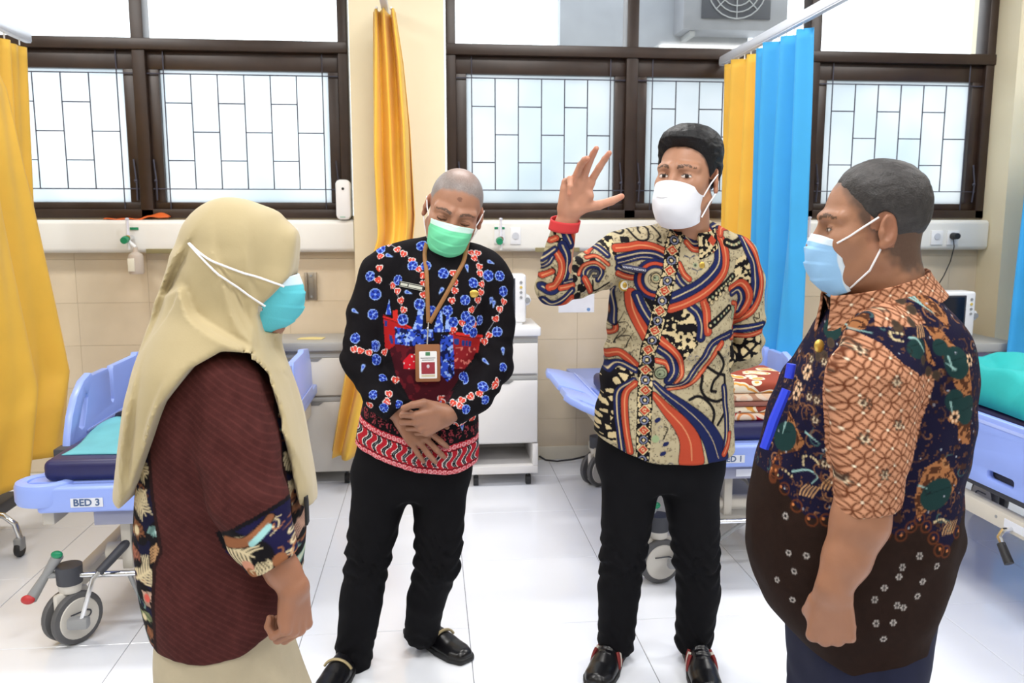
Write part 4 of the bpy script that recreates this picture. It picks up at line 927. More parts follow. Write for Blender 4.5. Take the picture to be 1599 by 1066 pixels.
def collar(name, c, ax, fw, r, h, leaf, point, open_deg, paintf, m, parent, out=.012):
    """shirt collar: a stand h high round the neck, then a leaf folded over it, longer towards the two points in front"""
    ax = nz(ax); fw = nz(np.asarray(fw, float) - ax * (np.asarray(fw, float) @ ax)); lf = np.cross(ax, fw); nu, nv = 66, 14; og = math.radians(open_deg)
    u, v = np.meshgrid(np.linspace(og, 2 * math.pi - og, nu), np.linspace(0, 1, nv)); a = np.minimum(u, 2 * math.pi - u); fr = np.clip(1 - (a - og) / 1.5, 0, 1)
    up = np.clip(v / .35, 0, 1); dn = np.clip((v - .42) / .58, 0, 1); L = leaf + (point - leaf) * fr ** 1.6; bow = np.sin(np.clip((v - .3) / .2, 0, 1) * math.pi)
    rad = .003 * (v > .38) + dn * (out + L * .22) + .002 * bow; hh = h * up + .003 * bow - dn * L; rad = rad - .006 * (1 - up)
    P = np.asarray(c)[None, None] + ((r[0] + rad) * np.sin(u))[..., None] * lf + ((r[1] + rad) * np.cos(u))[..., None] * fw + hh[..., None] * ax
    P = P.reshape(-1, 3); i = np.arange((nv - 1) * nu).reshape(nv - 1, nu)[:, :-1].ravel(); f = np.stack([i, i + 1, i + nu + 1, i + nu], 1)
    me2 = subdiv(P, f, 2); me2.name = name; setcol(me2, paintf(verts(me2), norms(me2))); o = link(name, me2, m, parent, None, 180); md = o.modifiers.new('thickness', 'SOLIDIFY'); md.thickness = .0028; md.offset = 0; return o
M_skin = mat('skin', (1, 1, 1), .42, attr='Col', var=.03, scale=40, bump=.08, bscale=300, sss=.08, spec=.35)
M_print = mat('printed_cotton', (1, 1, 1), .85, attr='Col', var=.05, scale=14, bump=.15, bscale=420, spec=.12)
M_mask = mat('mask_fabric', (1, 1, 1), .7, attr='Col', var=.02, bump=.08, bscale=300, spec=.2)
M_hair = mat('black_hair', lin(11, 11, 15), .5, var=.3, scale=60, bump=.35, bscale=260, spec=.3)
M_loop = mat('elastic_white', lin(240, 240, 244), .6)
M_trous = mat('black_trousers', lin(13, 13, 17), .85, var=.15, scale=20, bump=.2, bscale=30, spec=.15)
M_leather = mat('black_leather', lin(16, 16, 20), .28, var=.1, bump=.1, bscale=60)
M_gold = mat('gold_pin', lin(214, 180, 90), .35, metal=.8)
SK1, SK2, SK3 = lin(160, 116, 92), lin(174, 128, 102), lin(154, 111, 86)
# ================================================================ people
def mpx(ox, oy, sc, Yp):
    def g(*pts):
        r = [at(ox + x / sc, oy + y / sc, Yp) for x, y in pts]; return np.array([(a[0], a[2]) for a in r])
    return g
def pr(x, y, Y, r): return (at(x, y, Y), r)
def sec(py, xl, xr, Y, b, dy=0.):
    a, c = at(xl, py, Y), at(xr, py, Y); return (float(a[2]), float((a[0] + c[0]) / 2), Y + dy, float((c[0] - a[0]) / 2), b)
def pants(parent, hips, legs, m, name='trousers', h=.0135, folds=1.):
    """hips: loft rows; legs: list of chains of (point, radius)"""
    L = [rcs(*c) for c in legs]
    def f(p):
        D = sd_loft(p, hips, 2.2, .02)
        for g in L:
            D = smin(D, g(p), .035)
        lo = min(float(c[-1][0][2]) for c in legs)
        D = smax(D, np.minimum.reduce([np.where(np.linalg.norm(p - c[-1][0], axis=1) < .22, c[-1][0][2] - .0 - p[:, 2], -9) for c in legs]) if False else lo - .03 - p[:, 2], .006)
        kn = sum(np.exp(-((p[:, 2] - c[1][0][2]) / .09) ** 2) for c in legs); an = np.exp(-((p[:, 2] - lo) / .1) ** 2)
        D = D + folds * (.0035 * kn + .004 * an) * np.sin(p[:, 2] * 120 + 25 * p[:, 0] + 8 * np.sin(p[:, 0] * 30)) + .003 * folds * vnoise(p * (1, 1, .6), 16, 3); return D
    al = np.array([q[0] for c in legs for q in c] + [(s[1] - s[3], s[2] - s[4], s[0]) for s in hips] + [(s[1] + s[3], s[2] + s[4], s[0]) for s in hips])
    return cloth(name, f, al.min(0) - .1, al.max(0) + .1, h, 1, None, m, parent)
def shoe(parent, toe, heel, m, name='shoe', kind='loafer', w=.05):
    toe = np.asarray(toe, float); heel = np.asarray(heel, float); d = nz(toe - heel); L = np.linalg.norm(toe - heel); l = np.cross(V(0, 0, 1), d)
    def loc(p): q = p - heel; return np.column_stack([q @ d / L, q @ l, q[:, 2]])
    def wid(t): return np.interp(t, [-.1, 0, .1, .35, .65, .85, 1, 1.1], [.0, .026, .033, .032, .043, .042, .026, .0]) * w / .045
    def up(p):
        q = loc(p); t = q[:, 0]; hh = np.interp(t, [0, .15, .35, .55, .75, .95, 1.05], [.075, .08, .082, .07, .052, .045, .03]) if kind == 'loafer' else np.interp(t, [0, .15, .35, .55, .75, .95, 1.05], [.09, .1, .105, .082, .06, .05, .03])
        k = np.sqrt((q[:, 1] / np.maximum(wid(t), .004)) ** 2 + (np.maximum(q[:, 2] - .022, 0) / np.maximum(hh - .022, .01)) ** 2); e = np.maximum(-t, t - 1) * L
        D = (k - 1) * .03; D = smax(D, e, .02); D = smax(D, .016 - q[:, 2], .003)
        if kind == 'sneaker': D = D + .0016 * np.sin(t * 90) * (t > .35) * (t < .62) * (np.abs(q[:, 1]) < .02)
        return D
    def sole(p):
        q = loc(p); t = q[:, 0]; D = smax(np.abs(q[:, 1]) - wid(t) - .004, np.abs(q[:, 2] - .011) - .011, .004); return smax(D, np.maximum(-t, t - 1) * L - .006, .012)
    lo = np.minimum(toe, heel) - .1; hi = np.maximum(toe, heel) + .1; lo[2] = -.03; hi[2] = .16
    r = cloth(name, up, lo, hi, .006, 1, None, m, parent)
    cloth('sole', sole, lo, hi, .006, 1, None, mat('shoe_sole', lin(18, 18, 20), .6), r)
    W = lambda t, y, z: heel + d * L * t + l * y + V(0, 0, z)
    if kind == 'loafer':
        pts = [W(.60, y * w / .045, .022 + .05 * math.sqrt(max(0, 1 - (y / .047) ** 2))) for y in np.linspace(-.042, .042, 15)]
        MB().tube(pts, .005, 6).build('strap', mat('metal_strap', lin(196, 180, 140), .35, metal=.5), r)
    else:
        for k, cc in enumerate((lin(120, 32, 32), lin(205, 200, 190), lin(120, 32, 32))):
            for sgn in (-1, 1):
                t = .42 + .055 * k; MB().tube([W(t + .1 * (1 - z / .08), sgn * (float(np.interp(t, [.3, .65], [.033, .043])) * w / .045 * math.sqrt(max(0.05, 1 - ((z - .022) / .075) ** 2)) + .001), z) for z in (.022, .034, .046, .058, .07)], .0065, 6).build('stripe', mat('stripe_%d' % (k % 2), cc, .5), r)
    return r
def skinmesh(parent, parts, paintf, label=None):
    v, f = join(*parts); me = npmesh('body', v, f); setcol(me, paintf(verts(me))); return link('body', me, M_skin, parent, None, 180)
OR, NV, BK, TN, CR, GG = lin(178, 72, 50), lin(30, 38, 82), lin(20, 18, 22), lin(178, 166, 136), lin(206, 188, 146), lin(150, 160, 130)
ORl, NVl = lin(212, 146, 104), lin(140, 150, 180)
def man_batik():
    Y = 2.58
    R = empty('person', (.77, Y, 0), 'person in orange, navy and tan swirl batik shirt raising one hand, white mask', 'person')
    H = Head(at(1073, 278, 2.50), (-math.sin(.72), -math.cos(.72), .0), (.06, 0, 1), 1.09)
    nb = at(1080, 362, 2.56)
    neck = rcs((H.w(0, -.03, -.05), .058), (H.w(0, -.035, -.11), .057), (nb + V(0, .01, -.05), .066))
    hd = union([H.sdf, neck], [.025]); b = H.c
    hm = nets(lambda p: smax(hd(p), (b[2] - .27) - p[:, 2], .004), b - .2 - V(0, 0, .1), b + .19, .0027)
    # raised right hand, palm to the viewer
    Wp = at(888, 333, 2.335); mid = at(908, 270, 2.30); d = nz(mid - Wp); s = at(960, 320, 2.335) - Wp
    hf = hand_sdf(Wp, d, s, V(.1, -1, -.1), 1.1, [(6, 8, 6), (14, 14, 10), (20, 26, 18), (62, 70, 35)], spread=(.2, -.04, -.02, -.10), thumb=((.42, .9, .12), (.52, .82, .05), (.62, .75, .0)))
    fa = rcs((Wp + d * .01, .027), (at(884, 350, 2.345), .03), (at(872, 430, 2.38), .036)); hh = union([hf, fa], [.016])
    hn = nets(lambda p: hh(p), np.minimum(hf.lo, at(860, 440, 2.38) - .03), hf.hi, .0024)
    low = nets(union([rcs((nb, .055), (at(1060, 500, Y), .11), (at(1040, 660, Y), .11)), rcs((at(985, 700, Y), .07), (at(975, 860, Y), .05), (at(965, 1000, Y), .038)), rcs((at(1090, 700, Y), .07), (at(1095, 870, Y), .05), (at(1085, 1000, Y), .038)), rcs((at(950, 402, Y), .04), (at(872, 448, 2.42), .035))], [.03] * 3), V(.2, 2.3, 0), V(1.2, 2.9, 1.5), .02)
    def pf(p):
        c = paint_head(H, p, SK2, gaze=.0025, stub=lin(26, 24, 26), hairline=[-.085, -.075, -.055, -.025, .01, .05, .078, .084, .09], bald=0., fuzz=.016); hp = np.linalg.norm(p - Wp, axis=1) < .26; base = np.array(lin(196, 143, 118)); cc = base * skin_noise(p)[:, None]
        for sg in hf.fin:
            tip = sg[2][1]; dn = np.linalg.norm(p - tip, axis=1); cc[dn < .014] *= (1.03, .93, .92)
        cc *= (1 - .10 * np.clip(vnoise(p * (1, .3, 1), 70, 4), 0, 1))[:, None]; c[hp] = cc[hp]; return c
    skinmesh(R, [hm, hn, low], pf)
    # hair
    HLb = [-.075, -.06, -.035, -.012, .002, .058, .078, .083, .088]
    th = lambda q: .010 + .020 * np.clip((q[:, 2] - .05) / .07, 0, 1) + .008 * np.clip(q[:, 1] / .08, 0, 1) * np.clip((q[:, 2] - .06) / .04, 0, 1) - .006 * np.clip(-(q[:, 2] + .01) / .05, 0, 1)
    cloth('hair', hair_sdf(H, th, HLb, .0014), b - .18, b + .19, .0046, 1, None, M_hair, R)
    # mask: folded boat shape
    mk = mask_sheet(H, [(.116, -.010), (.136, -.034), (.150, -.060), (.146, -.092), (.120, -.122), (.078, -.140)], (.066, .056), (-.045, -.118), (.036, .022), M_mask, R, pleat=.0, col=lin(238, 240, 248), label='white boat-shaped respirator mask')
    for z0, z1, zz in ((-.045, .012, 0), (-.10, -.036, 1)):
        MB().tube([H.w(.066, .035, z0 - .005), H.w(.078, .015, (z0 + z1) / 2 + .004), H.w(.086, -.008, z1)], .0022, 6).build('ear_loop', M_loop, mk)
    MB().tube([H.w(-.066, .036, -.045), H.w(-.08, .01, -.01), H.w(-.087, -.01, .018)], .002, 6).build('ear_loop', M_loop, mk)
    MB().tube([H.wp(q) for q in crom([(-.058, .08, -.06), (-.03, .132, -.054), (0, .1505, -.056), (.03, .132, -.054), (.058, .08, -.06)], 6)], .0012, 5).build('mask_fold', M_loop, mk)
    # shirt
    S = [sec(y, l, r, Y, bb) for y, l, r, bb in ((722, 930, 1144, .150), (690, 931, 1143, .150), (620, 938, 1142, .145), (540, 950, 1141, .138), (460, 956, 1146, .132), (405, 962, 1152, .115), (378, 990, 1140, .09), (356, 1040, 1112, .07))]
    aL = rcs(pr(972, 402, Y, .078), pr(938, 418, 2.53, .070), pr(868, 447, 2.40, .056)); aLf = rcs(pr(864, 449, 2.395, .053), pr(868, 410, 2.375, .047), pr(881, 350, 2.345, .0385))
    aR = rcs(pr(1143, 404, Y, .075), pr(1160, 440, 2.585, .066), pr(1168, 500, 2.59, .058), pr(1165, 545, 2.62, .057)); aRf = rcs(pr(1163, 548, 2.63, .055), pr(1100, 578, 2.71, .045))
    tr = union([rcs(pr(1085, 372, Y, .06), pr(1000, 388, Y, .065), pr(962, 400, Y, .07)), rcs(pr(1085, 372, Y, .06), pr(1130, 388, Y, .062), pr(1148, 402, Y, .068))], [.02])
    hz = [at(x, y, Y) for x, y in ((930, 676), (965, 692), (1000, 705), (1060, 708), (1142, 700))]; hx = [q[0] for q in hz]; hzz = [q[2] for q in hz]
    cuff0 = at(881, 352, 2.345); cuffd = nz(at(881, 352, 2.345) - at(868, 410, 2.375)); el = at(866, 448, 2.40); arm0 = at(950, 410, 2.55); axw = at(958, 470, Y); axr = at(1146, 560, Y)
    def f(p):
        body = smin(sd_loft(p, S, 2.35, .02), tr(p), .04); A = smin(aL(p), aLf(p), .03); A = smax(A, (p - cuff0) @ cuffd, .004); B = smin(aR(p), aRf(p), .03)
        D = smin(body, A, .02); D = smin(D, B, .018)
        de = np.linalg.norm(p - el, axis=1); w = p @ nz(V(.5, -.2, 1)); D = D + .005 * np.exp(-(de / .09) ** 2) * np.sin(w * 130 + 6 * vnoise(p, 12, 2)) + .0035 * np.exp(-(np.linalg.norm(p - arm0, axis=1) / .1) ** 2) * np.sin((p @ nz(V(1, 0, .25))) * 110)
        D = D + .006 * np.exp(-((p[:, 2] - 1.03) / .12) ** 2) * np.sin(p[:, 2] * 75 + p[:, 0] * 22 + 2 * vnoise(p, 7, 5)) + .008 * vnoise(p * (1, 1, .45), 9, 4) + .0045 * vnoise(p, 24, 8)
        D = D + .004 * np.exp(-(np.linalg.norm(p - axr, axis=1) / .16) ** 2) * np.sin(p[:, 2] * 90 - p[:, 0] * 40)
        return smax(D, np.interp(p[:, 0], hx, hzz) - p[:, 2], .004)
    def paint(p, n):
        P = Paint(p[:, [0, 2]], TN, p, n); a, b, c = mpx(840, 320, 5.92, 2.40), mpx(920, 330, 5.33, 2.5), mpx(920, 510, 5.077, 2.5); u = .0022525
        P.c *= (1 + .10 * vnoise(p, 22, 3) + .05 * vnoise(p, 90, 4))[:, None]
        P.speck(np.arange(len(p)), .0075, lin(150, 138, 110), .24, 11); P.speck(np.arange(len(p)), .005, lin(96, 88, 76), .12, 13)
        P.curls(np.nonzero(n[:, 1] < .3)[0], 200, [BK, lin(110, 100, 84), BK, lin(90, 92, 110)], .014, .0024, 3)
        def rib(pts, w, col, w1=None): P.stroke(pts, w * u, col, None if w1 is None else w1 * u, BK, .0022, ORl if col is OR else (CR if col is NV else None), .0016 if w > 6 else .0009)
        def isen(poly, cell=.011, fr=.5): i = P.poly(poly, CR); P.speck(i, cell, BK, fr)
        # bubbles, fillers
        i = P.poly(c((60, 340), (350, 320), (330, 420), (220, 500), (200, 900), (30, 860)), CR); P.net(i, .024, BK, .32)
        isen(b((80, 200), (215, 170), (225, 400), (120, 300)), .009); isen(b((610, 800), (800, 780), (870, 900), (860, 1090), (700, 1250), (560, 1000))); isen(b((1230, 400), (1340, 340), (1400, 500), (1380, 700), (1280, 570), (1180, 600)), .009)
        isen(b((620, 250), (740, 240), (700, 420), (600, 480)), .008)
        # chest left
        rib(b((225, 305), (330, 297), (430, 280), (530, 297), (620, 340)), 11, OR); rib(b((225, 385), (330, 365), (430, 345), (530, 350), (605, 385)), 8, NV); rib(b((228, 425), (330, 405), (430, 380), (520, 390), (590, 440)), 6, NV)
        rib(b((225, 465), (280, 490), (400, 520), (470, 500)), 8, NV); rib(b((225, 510), (300, 540), (370, 548), (430, 515)), 7, OR)
        for k, (rr, col) in enumerate(((150, NV), (125, OR), (98, NV), (75, TN))): P.stroke(b(*[(530 + rr * 1.0 * math.cos(t), 560 - rr * 1.05 * math.sin(t)) for t in np.linspace(1.2, 4.6, 10)]), 22 * u / 5.33 * 1.0, col, None, BK, .0015)
        P.disc(b((520, 545))[0], .0175, BK); P.disc(b((520, 545))[0], .0135, CR); P.disc(b((520, 545))[0], .0105, BK); P.disc(b((520, 545))[0], .0085, GG); P.disc(b((520, 545))[0], .003, BK)
        rib(b((345, 680), (352, 790), (390, 900), (450, 1030)), 14, OR); rib(b((385, 690), (425, 800), (500, 930)), 12, NV); P.poly(b((430, 700), (520, 740), (520, 800), (500, 840)), BK)
        rib(b((205, 700), (215, 850), (240, 980), (200, 1040)), 5, OR); rib(b((225, 640), (235, 800), (230, 940)), 5, NV)
        for o in ((270, 900), (290, 1010)): P.stroke(b((o[0] - 40, o[1] + 60), (o[0], o[1]), (o[0] + 30, o[1] - 70)), .003, BK, .001); P.stroke(b((o[0] - 10, o[1] + 30), (o[0] + 40, o[1] + 20), (o[0] + 60, o[1] + 60)), .004, BK, .001)
        # shoulder scrolls
        P.stroke(b((240, 165), (290, 185), (325, 155), (290, 130), (255, 145), (240, 120), (300, 105), (350, 130), (380, 190), (430, 240), (500, 230), (520, 150), (480, 110), (440, 150), (450, 180)), .0065, BK); P.poly(b((280, 210), (345, 210), (350, 260), (275, 260)), BK); P.stroke(b((560, 110), (600, 200), (570, 240), (600, 260)), .006, BK)
        rib(b((430, 100), (520, 80)), 6, OR)
        # big ribbon right of the placket
        rib(b((800, 210), (870, 270), (990, 225)), 8, NV); rib(b((800, 255), (850, 312), (930, 312), (1015, 268)), 7, OR)
        rib(b((715, 430), (750, 510), (795, 555)), 7, OR); rib(b((685, 520), (720, 580), (765, 625)), 9, NV)
        rib(b((800, 780), (855, 830), (885, 920), (880, 1030)), 12, NV); rib(b((910, 740), (935, 820), (935, 900), (940, 985)), 11, OR)
        rib(b((990, 165), (1060, 230), (1078, 330), (1050, 440), (960, 540), (850, 620), (740, 672), (655, 710)), 15, NV); rib(b((1000, 140), (1105, 220), (1133, 350), (1112, 480), (1032, 583), (900, 680), (770, 747), (635, 795)), 11, OR)
        rib(b((1050, 130), (1120, 110), (1180, 130)), 8, NV); rib(b((1110, 190), (1140, 140), (1210, 130)), 8, OR)
        for (x, y) in ((810, 385), (930, 385), (865, 490)): P.stroke(b((x - 40, y - 20), (x, y), (x - 10, y + 30)), .005, lin(70, 74, 92), .001); P.stroke(b((x + 40, y - 20), (x, y)), .006, lin(70, 74, 92), .001)
        P.disc(b((855, 440))[0], .0075, GG); P.disc(b((855, 440))[0], .0035, BK)
        for pts, w in ((((965, 720), (1050, 650), (1120, 600), (1190, 540)), 11), (((970, 930), (1070, 860), (1150, 800)), 11), (((1160, 260), (1220, 280), (1290, 250)), 13)):
            q = b(*pts); P.stroke(q, w * u, BK); cq = crom(q, 3)
            for k, o in enumerate(cq): P.disc(o, .0038, GG if k % 2 else CR)
        for k in range(5): P.disc(b((985 + 45 * k, 745 - 36 * k))[0], .0085, BK); P.disc(b((985 + 45 * k, 745 - 36 * k))[0], .006, CR); P.disc(b((985 + 45 * k, 742 - 36 * k))[0], .002, BK)
        # far sleeve
        rib(b((1320, 215), (1340, 330), (1385, 440), (1400, 620), (1380, 780)), 12, NV); rib(b((1360, 225), (1400, 330), (1450, 480), (1460, 640), (1400, 820), (1220, 970)), 8, OR)
        rib(b((1180, 640), (1290, 600), (1350, 690), (1340, 780), (1280, 880)), 11, OR); rib(b((1190, 680), (1270, 660), (1300, 740), (1270, 830)), 9, NV); rib(b((1200, 760), (1250, 780), (1240, 850)), 6, OR); rib(b((1195, 800), (1215, 830), (1200, 880)), 5, GG)
        rib(b((1190, 1020), (1320, 992), (1490, 955)), 10, NV); rib(b((1190, 1052), (1350, 1050), (1490, 1015)), 7, OR); P.stroke(b((1450, 850), (1450, 900), (1400, 890), (1420, 930)), .004, BK)
        i = P.poly(c((1110, 130), (1420, 90), (1430, 230), (1120, 400)), CR); P.net(i, .028, BK, .30, 4)
        # lower front
        rib(c((110, 380), (150, 265), (230, 205), (290, 235), (350, 295)), 10, OR); rib(c((170, 350), (240, 285), (350, 330)), 8, NV); rib(c((330, 405), (235, 490), (210, 620), (222, 800), (240, 960)), 7, NV); rib(c((340, 430), (282, 500), (262, 620), (272, 800), (295, 960)), 8, OR)
        rib(c((500, 245), (570, 265), (590, 320)), 7, OR); rib(c((515, 150), (600, 215), (632, 310), (590, 400)), 12, NV); rib(c((525, 85), (620, 165), (680, 250), (690, 340), (640, 420)), 11, OR, 4)
        rib(c((570, 450), (690, 425), (780, 330), (860, 220), (950, 110), (1110, 55)), 4, NV, 11); rib(c((580, 470), (720, 440), (850, 330), (960, 190), (1030, 120)), 3, OR, 7)
        for pts in (((850, 360), (835, 450), (880, 530), (960, 565), (1030, 560)), ((745, 545), (820, 520), (900, 570), (945, 650), (930, 740)), ((985, 185), (1055, 285), (1000, 360), (940, 410), (925, 480), (965, 490)), ((900, 300), (980, 350), (1050, 370)), ((1045, 670), (980, 750)), ((1050, 380), (1050, 520))): P.stroke(c(*pts), .0098, BK)
        rib(c((475, 510), (570, 620), (690, 750), (750, 870), (760, 1010)), 8, OR, 36); rib(c((480, 420), (570, 505), (710, 610), (840, 730), (930, 860), (985, 1010)), 6, NV, 33)
        P.disc(c((520, 350))[0], .0215, BK); P.disc(c((520, 350))[0], .0175, GG); P.disc(c((520, 350))[0], .013, BK); P.disc(c((520, 350))[0], .0112, GG); P.disc(c((520, 350))[0], .0035, BK)
        rib(c((1040, 460), (1060, 620), (1072, 800), (1045, 930)), 8, NV); rib(c((1100, 840), (1085, 900), (1035, 980)), 8, OR)
        for (x, y) in ((500, 700), (560, 890), (540, 960)): P.disc(c((x, y))[0], .011, NV, sq=.6, rot=.6)
        P.stroke(c((540, 850), (575, 770), (550, 750)), .004, BK); P.disc(c((480, 850))[0], .012, lin(150, 170, 130))
        for (x, y) in ((250, 60), (320, 80)): P.stroke(c((x - 30, y + 80), (x, y), (x + 20, y - 40)), .004, BK, .001)
        # raised sleeve
        rib(a((150, 180), (215, 260), (265, 350)), 13, NV); rib(a((262, 190), (310, 290), (350, 380)), 9, OR); isen(a((110, 240), (170, 260), (200, 350), (110, 340)), .008)
        rib(a((185, 365), (232, 470), (228, 600), (185, 700), (100, 775), (20, 740)), 11, NV); rib(a((125, 420), (180, 520), (180, 620), (130, 720), (80, 745)), 9, OR); rib(a((20, 640), (100, 600)), 7, OR); rib(a((10, 490), (60, 450), (120, 400)), 7, NV); rib(a((20, 560), (70, 520), (100, 470)), 5, NV)
        P.stroke(a((95, 560), (130, 600), (110, 690)), .004, BK); rib(a((90, 320), (130, 300)), 7, OR)
        rib(a((210, 705), (320, 690)), 5, NV); rib(a((180, 752), (305, 735)), 7, OR); rib(a((30, 860), (110, 905), (200, 862), (300, 780)), 8, NV); rib(a((60, 975), (190, 955), (300, 860)), 11, OR)
        for (x, y) in ((350, 590), (400, 520), (350, 660), (400, 770), (360, 840), (430, 790), (530, 520)): P.flower(a((x, y))[0], .011, BK, BK, BK)
        rib(a((420, 700), (425, 610), (490, 560), (580, 570), (610, 630), (570, 690)), 8, NV); P.stroke(a((470, 660), (510, 610), (570, 620), (560, 660), (520, 660)), .006, lin(70, 70, 80), None, BK); rib(a((370, 640), (430, 560), (550, 535), (640, 590)), 4, OR); rib(a((430, 680), (500, 800)), 8, OR); P.stroke(a((510, 700), (540, 800), (700, 730)), .006, BK)
        rib(a((500, 440), (570, 385)), 7, OR); rib(a((545, 345), (620, 400), (690, 470)), 8, NV); rib(a((470, 490), (580, 480), (690, 560)), 4, OR)
        # placket
        q = crom(np.vstack([b((770, 130), (690, 270), (640, 480), (580, 700), (520, 950)), c((430, 230), (405, 600), (385, 1010))]), 6); i, d, t, sd, L = P.dist(q, .0225); k_ = d < .0225; i, d, t = i[k_], d[k_], t[k_]; P.c[i] = CR; P.speck(i[d < .021], .0075, BK, .5, 2)
        ph = (t / .062) % 1; on = lambda r0, ctr: np.hypot(d, (ph - ctr) * .062) < r0
        dia = lambda w, ctr: (d / .019 + np.abs(ph - ctr) * .062 / .019) < w
        P.put(dia(1.15, .25), BK, i); P.put(dia(1.0, .25), CR, i); P.put(dia(.8, .25), OR, i); P.put(on(.0055, .25), CR, i); P.put(on(.0035, .25), OR, i)
        P.put(on(.0155, .75), BK, i); P.put(on(.0125, .75), lin(120, 124, 150), i); P.put(on(.0085, .75), BK, i); P.put(on(.0045, .75), CR, i); P.put(np.abs(d - .0215) < .0011, BK, i)
        cuff = ((p - cuff0) @ cuffd > -.012) & (np.linalg.norm(p - cuff0, axis=1) < .12); return np.clip(P.c, 0, 1)
    sh = cloth('shirt', f, V(.2, 2.25, .55), V(1.25, 2.85, 1.5), .0110, 2, paint, M_print, R, 'tan batik shirt with orange and navy ribbon swirls')
    # red cuff lining
    ca = cuff0; l1 = nz(np.cross(cuffd, V(0, 1, 0))); l2 = np.cross(cuffd, l1)
    def ring(u, v):
        t = u * 2 * math.pi; r = .041 + .001 * np.sin(3 * t); h = -.012 + .030 * v - .004 * np.cos(t); return tuple(ca[k] + r * (np.cos(t) * l1[k] + np.sin(t) * l2[k]) + h * cuffd[k] for k in range(3))
    sheet('cuff_lining', ring, 40, 6, mat('red_lining', lin(208, 52, 56), .7), sh, thick=.003)
    def cp(p, n):
        P = Paint(np.column_stack([p[:, 0] * .8 + p[:, 1] * .6, p[:, 2]]), CR); P.speck(np.arange(len(p)), .008, BK, .5); i = np.arange(len(p)); k = (np.floor(P.uv[:, 0] / .045) % 2 == 0) & (np.abs(P.uv[:, 0] % .045 - .022) + np.abs((P.uv[:, 1] - nb[2]) % .05 - .025) < .018); P.c[k] = OR; return P.c
    collar('collar', nb + V(-.004, .002, -.035), V(-.05, -.28, 1), (-.35, -1, 0), (.069, .068), .052, .04, .075, 20, cp, M_print, R)
    fy = lambda x, y: (lambda q: V(q[0], frontY(f, q[0], q[2], 2.2), q[2]))(at(x, y, 2.46))
    t0, t1 = fy(974, 417), fy(1009, 423); MB().tube([t0 + V(0, -.003, 0), t1 + V(0, -.003, 0)], .009, 4).build('name_tag', mat('navy_enamel', lin(28, 32, 70), .4), sh)
    m_ = (t0 + t1) / 2; dx = nz(t1 - t0); text('WAHYU HIDAYAT', .0088, mat('sign_white', (1, 1, 1)), lambda u, v, w: m_ + dx * u + V(0, -.0115 - w, v), sh, 'tag_print')
    c0 = fy(981, 447); pin = MB().lathe([(.001, -.004), (.0185, -.004), (.0185, 0), (.016, .003), (.001, .003)], c0 + V(0, -.002, 0), 'Y', 26).build('badge', M_gold, sh, label='round gold badge')
    MB().lathe([(.001, -.0062), (.0135, -.0062), (.0135, -.004), (.001, -.004)], c0 + V(0, -.002, 0), 'Y', 22).build('badge_face', mat('badge_white', lin(232, 228, 214), .4), pin)
    MB().ball(c0 + V(0, -.009, 0), (.007, .002, .009), 6).build('emblem', M_gold, pin)
    c1 = fy(1097, 414); MB().ball(c1 + V(0, -.002, 0), (.009, .003, .011), 6).build('lapel_pin', M_gold, sh)
    # trousers and shoes
    g0, g1 = at(950, 1010, 2.60), at(1086, 1010, 2.56)
    pants(R, [sec(760, 958, 1120, Y, .10), sec(735, 935, 1128, Y, .125), sec(690, 934, 1132, Y, .130), sec(640, 945, 1130, Y, .125)],
          [[pr(985, 745, Y, .098), pr(974, 865, 2.565, .073), pr(967, 920, 2.58, .070), pr(962, 1005, 2.60, .062)], [pr(1078, 745, Y, .098), pr(1087, 870, 2.55, .074), pr(1090, 925, 2.56, .072), pr(1083, 1000, 2.58, .063)]], M_trous)
    def gp(x, y): r = ray(x, y); k = -CAMZ / r[2]; return V(r[0] * k, r[1] * k, 0)
    shoe(R, gp(928, 1078), gp(968, 1010), M_leather, kind='sneaker', w=.052); shoe(R, gp(1108, 1092), gp(1080, 1012), M_leather, kind='sneaker', w=.052)
    return R
man_batik()
def gp(x, y): r = ray(x, y); k = -CAMZ / r[2]; return V(r[0] * k, r[1] * k, 0)
RD, BL, BLl, WHT = lin(212, 74, 58), lin(46, 76, 190), lin(150, 180, 240), lin(232, 226, 226)
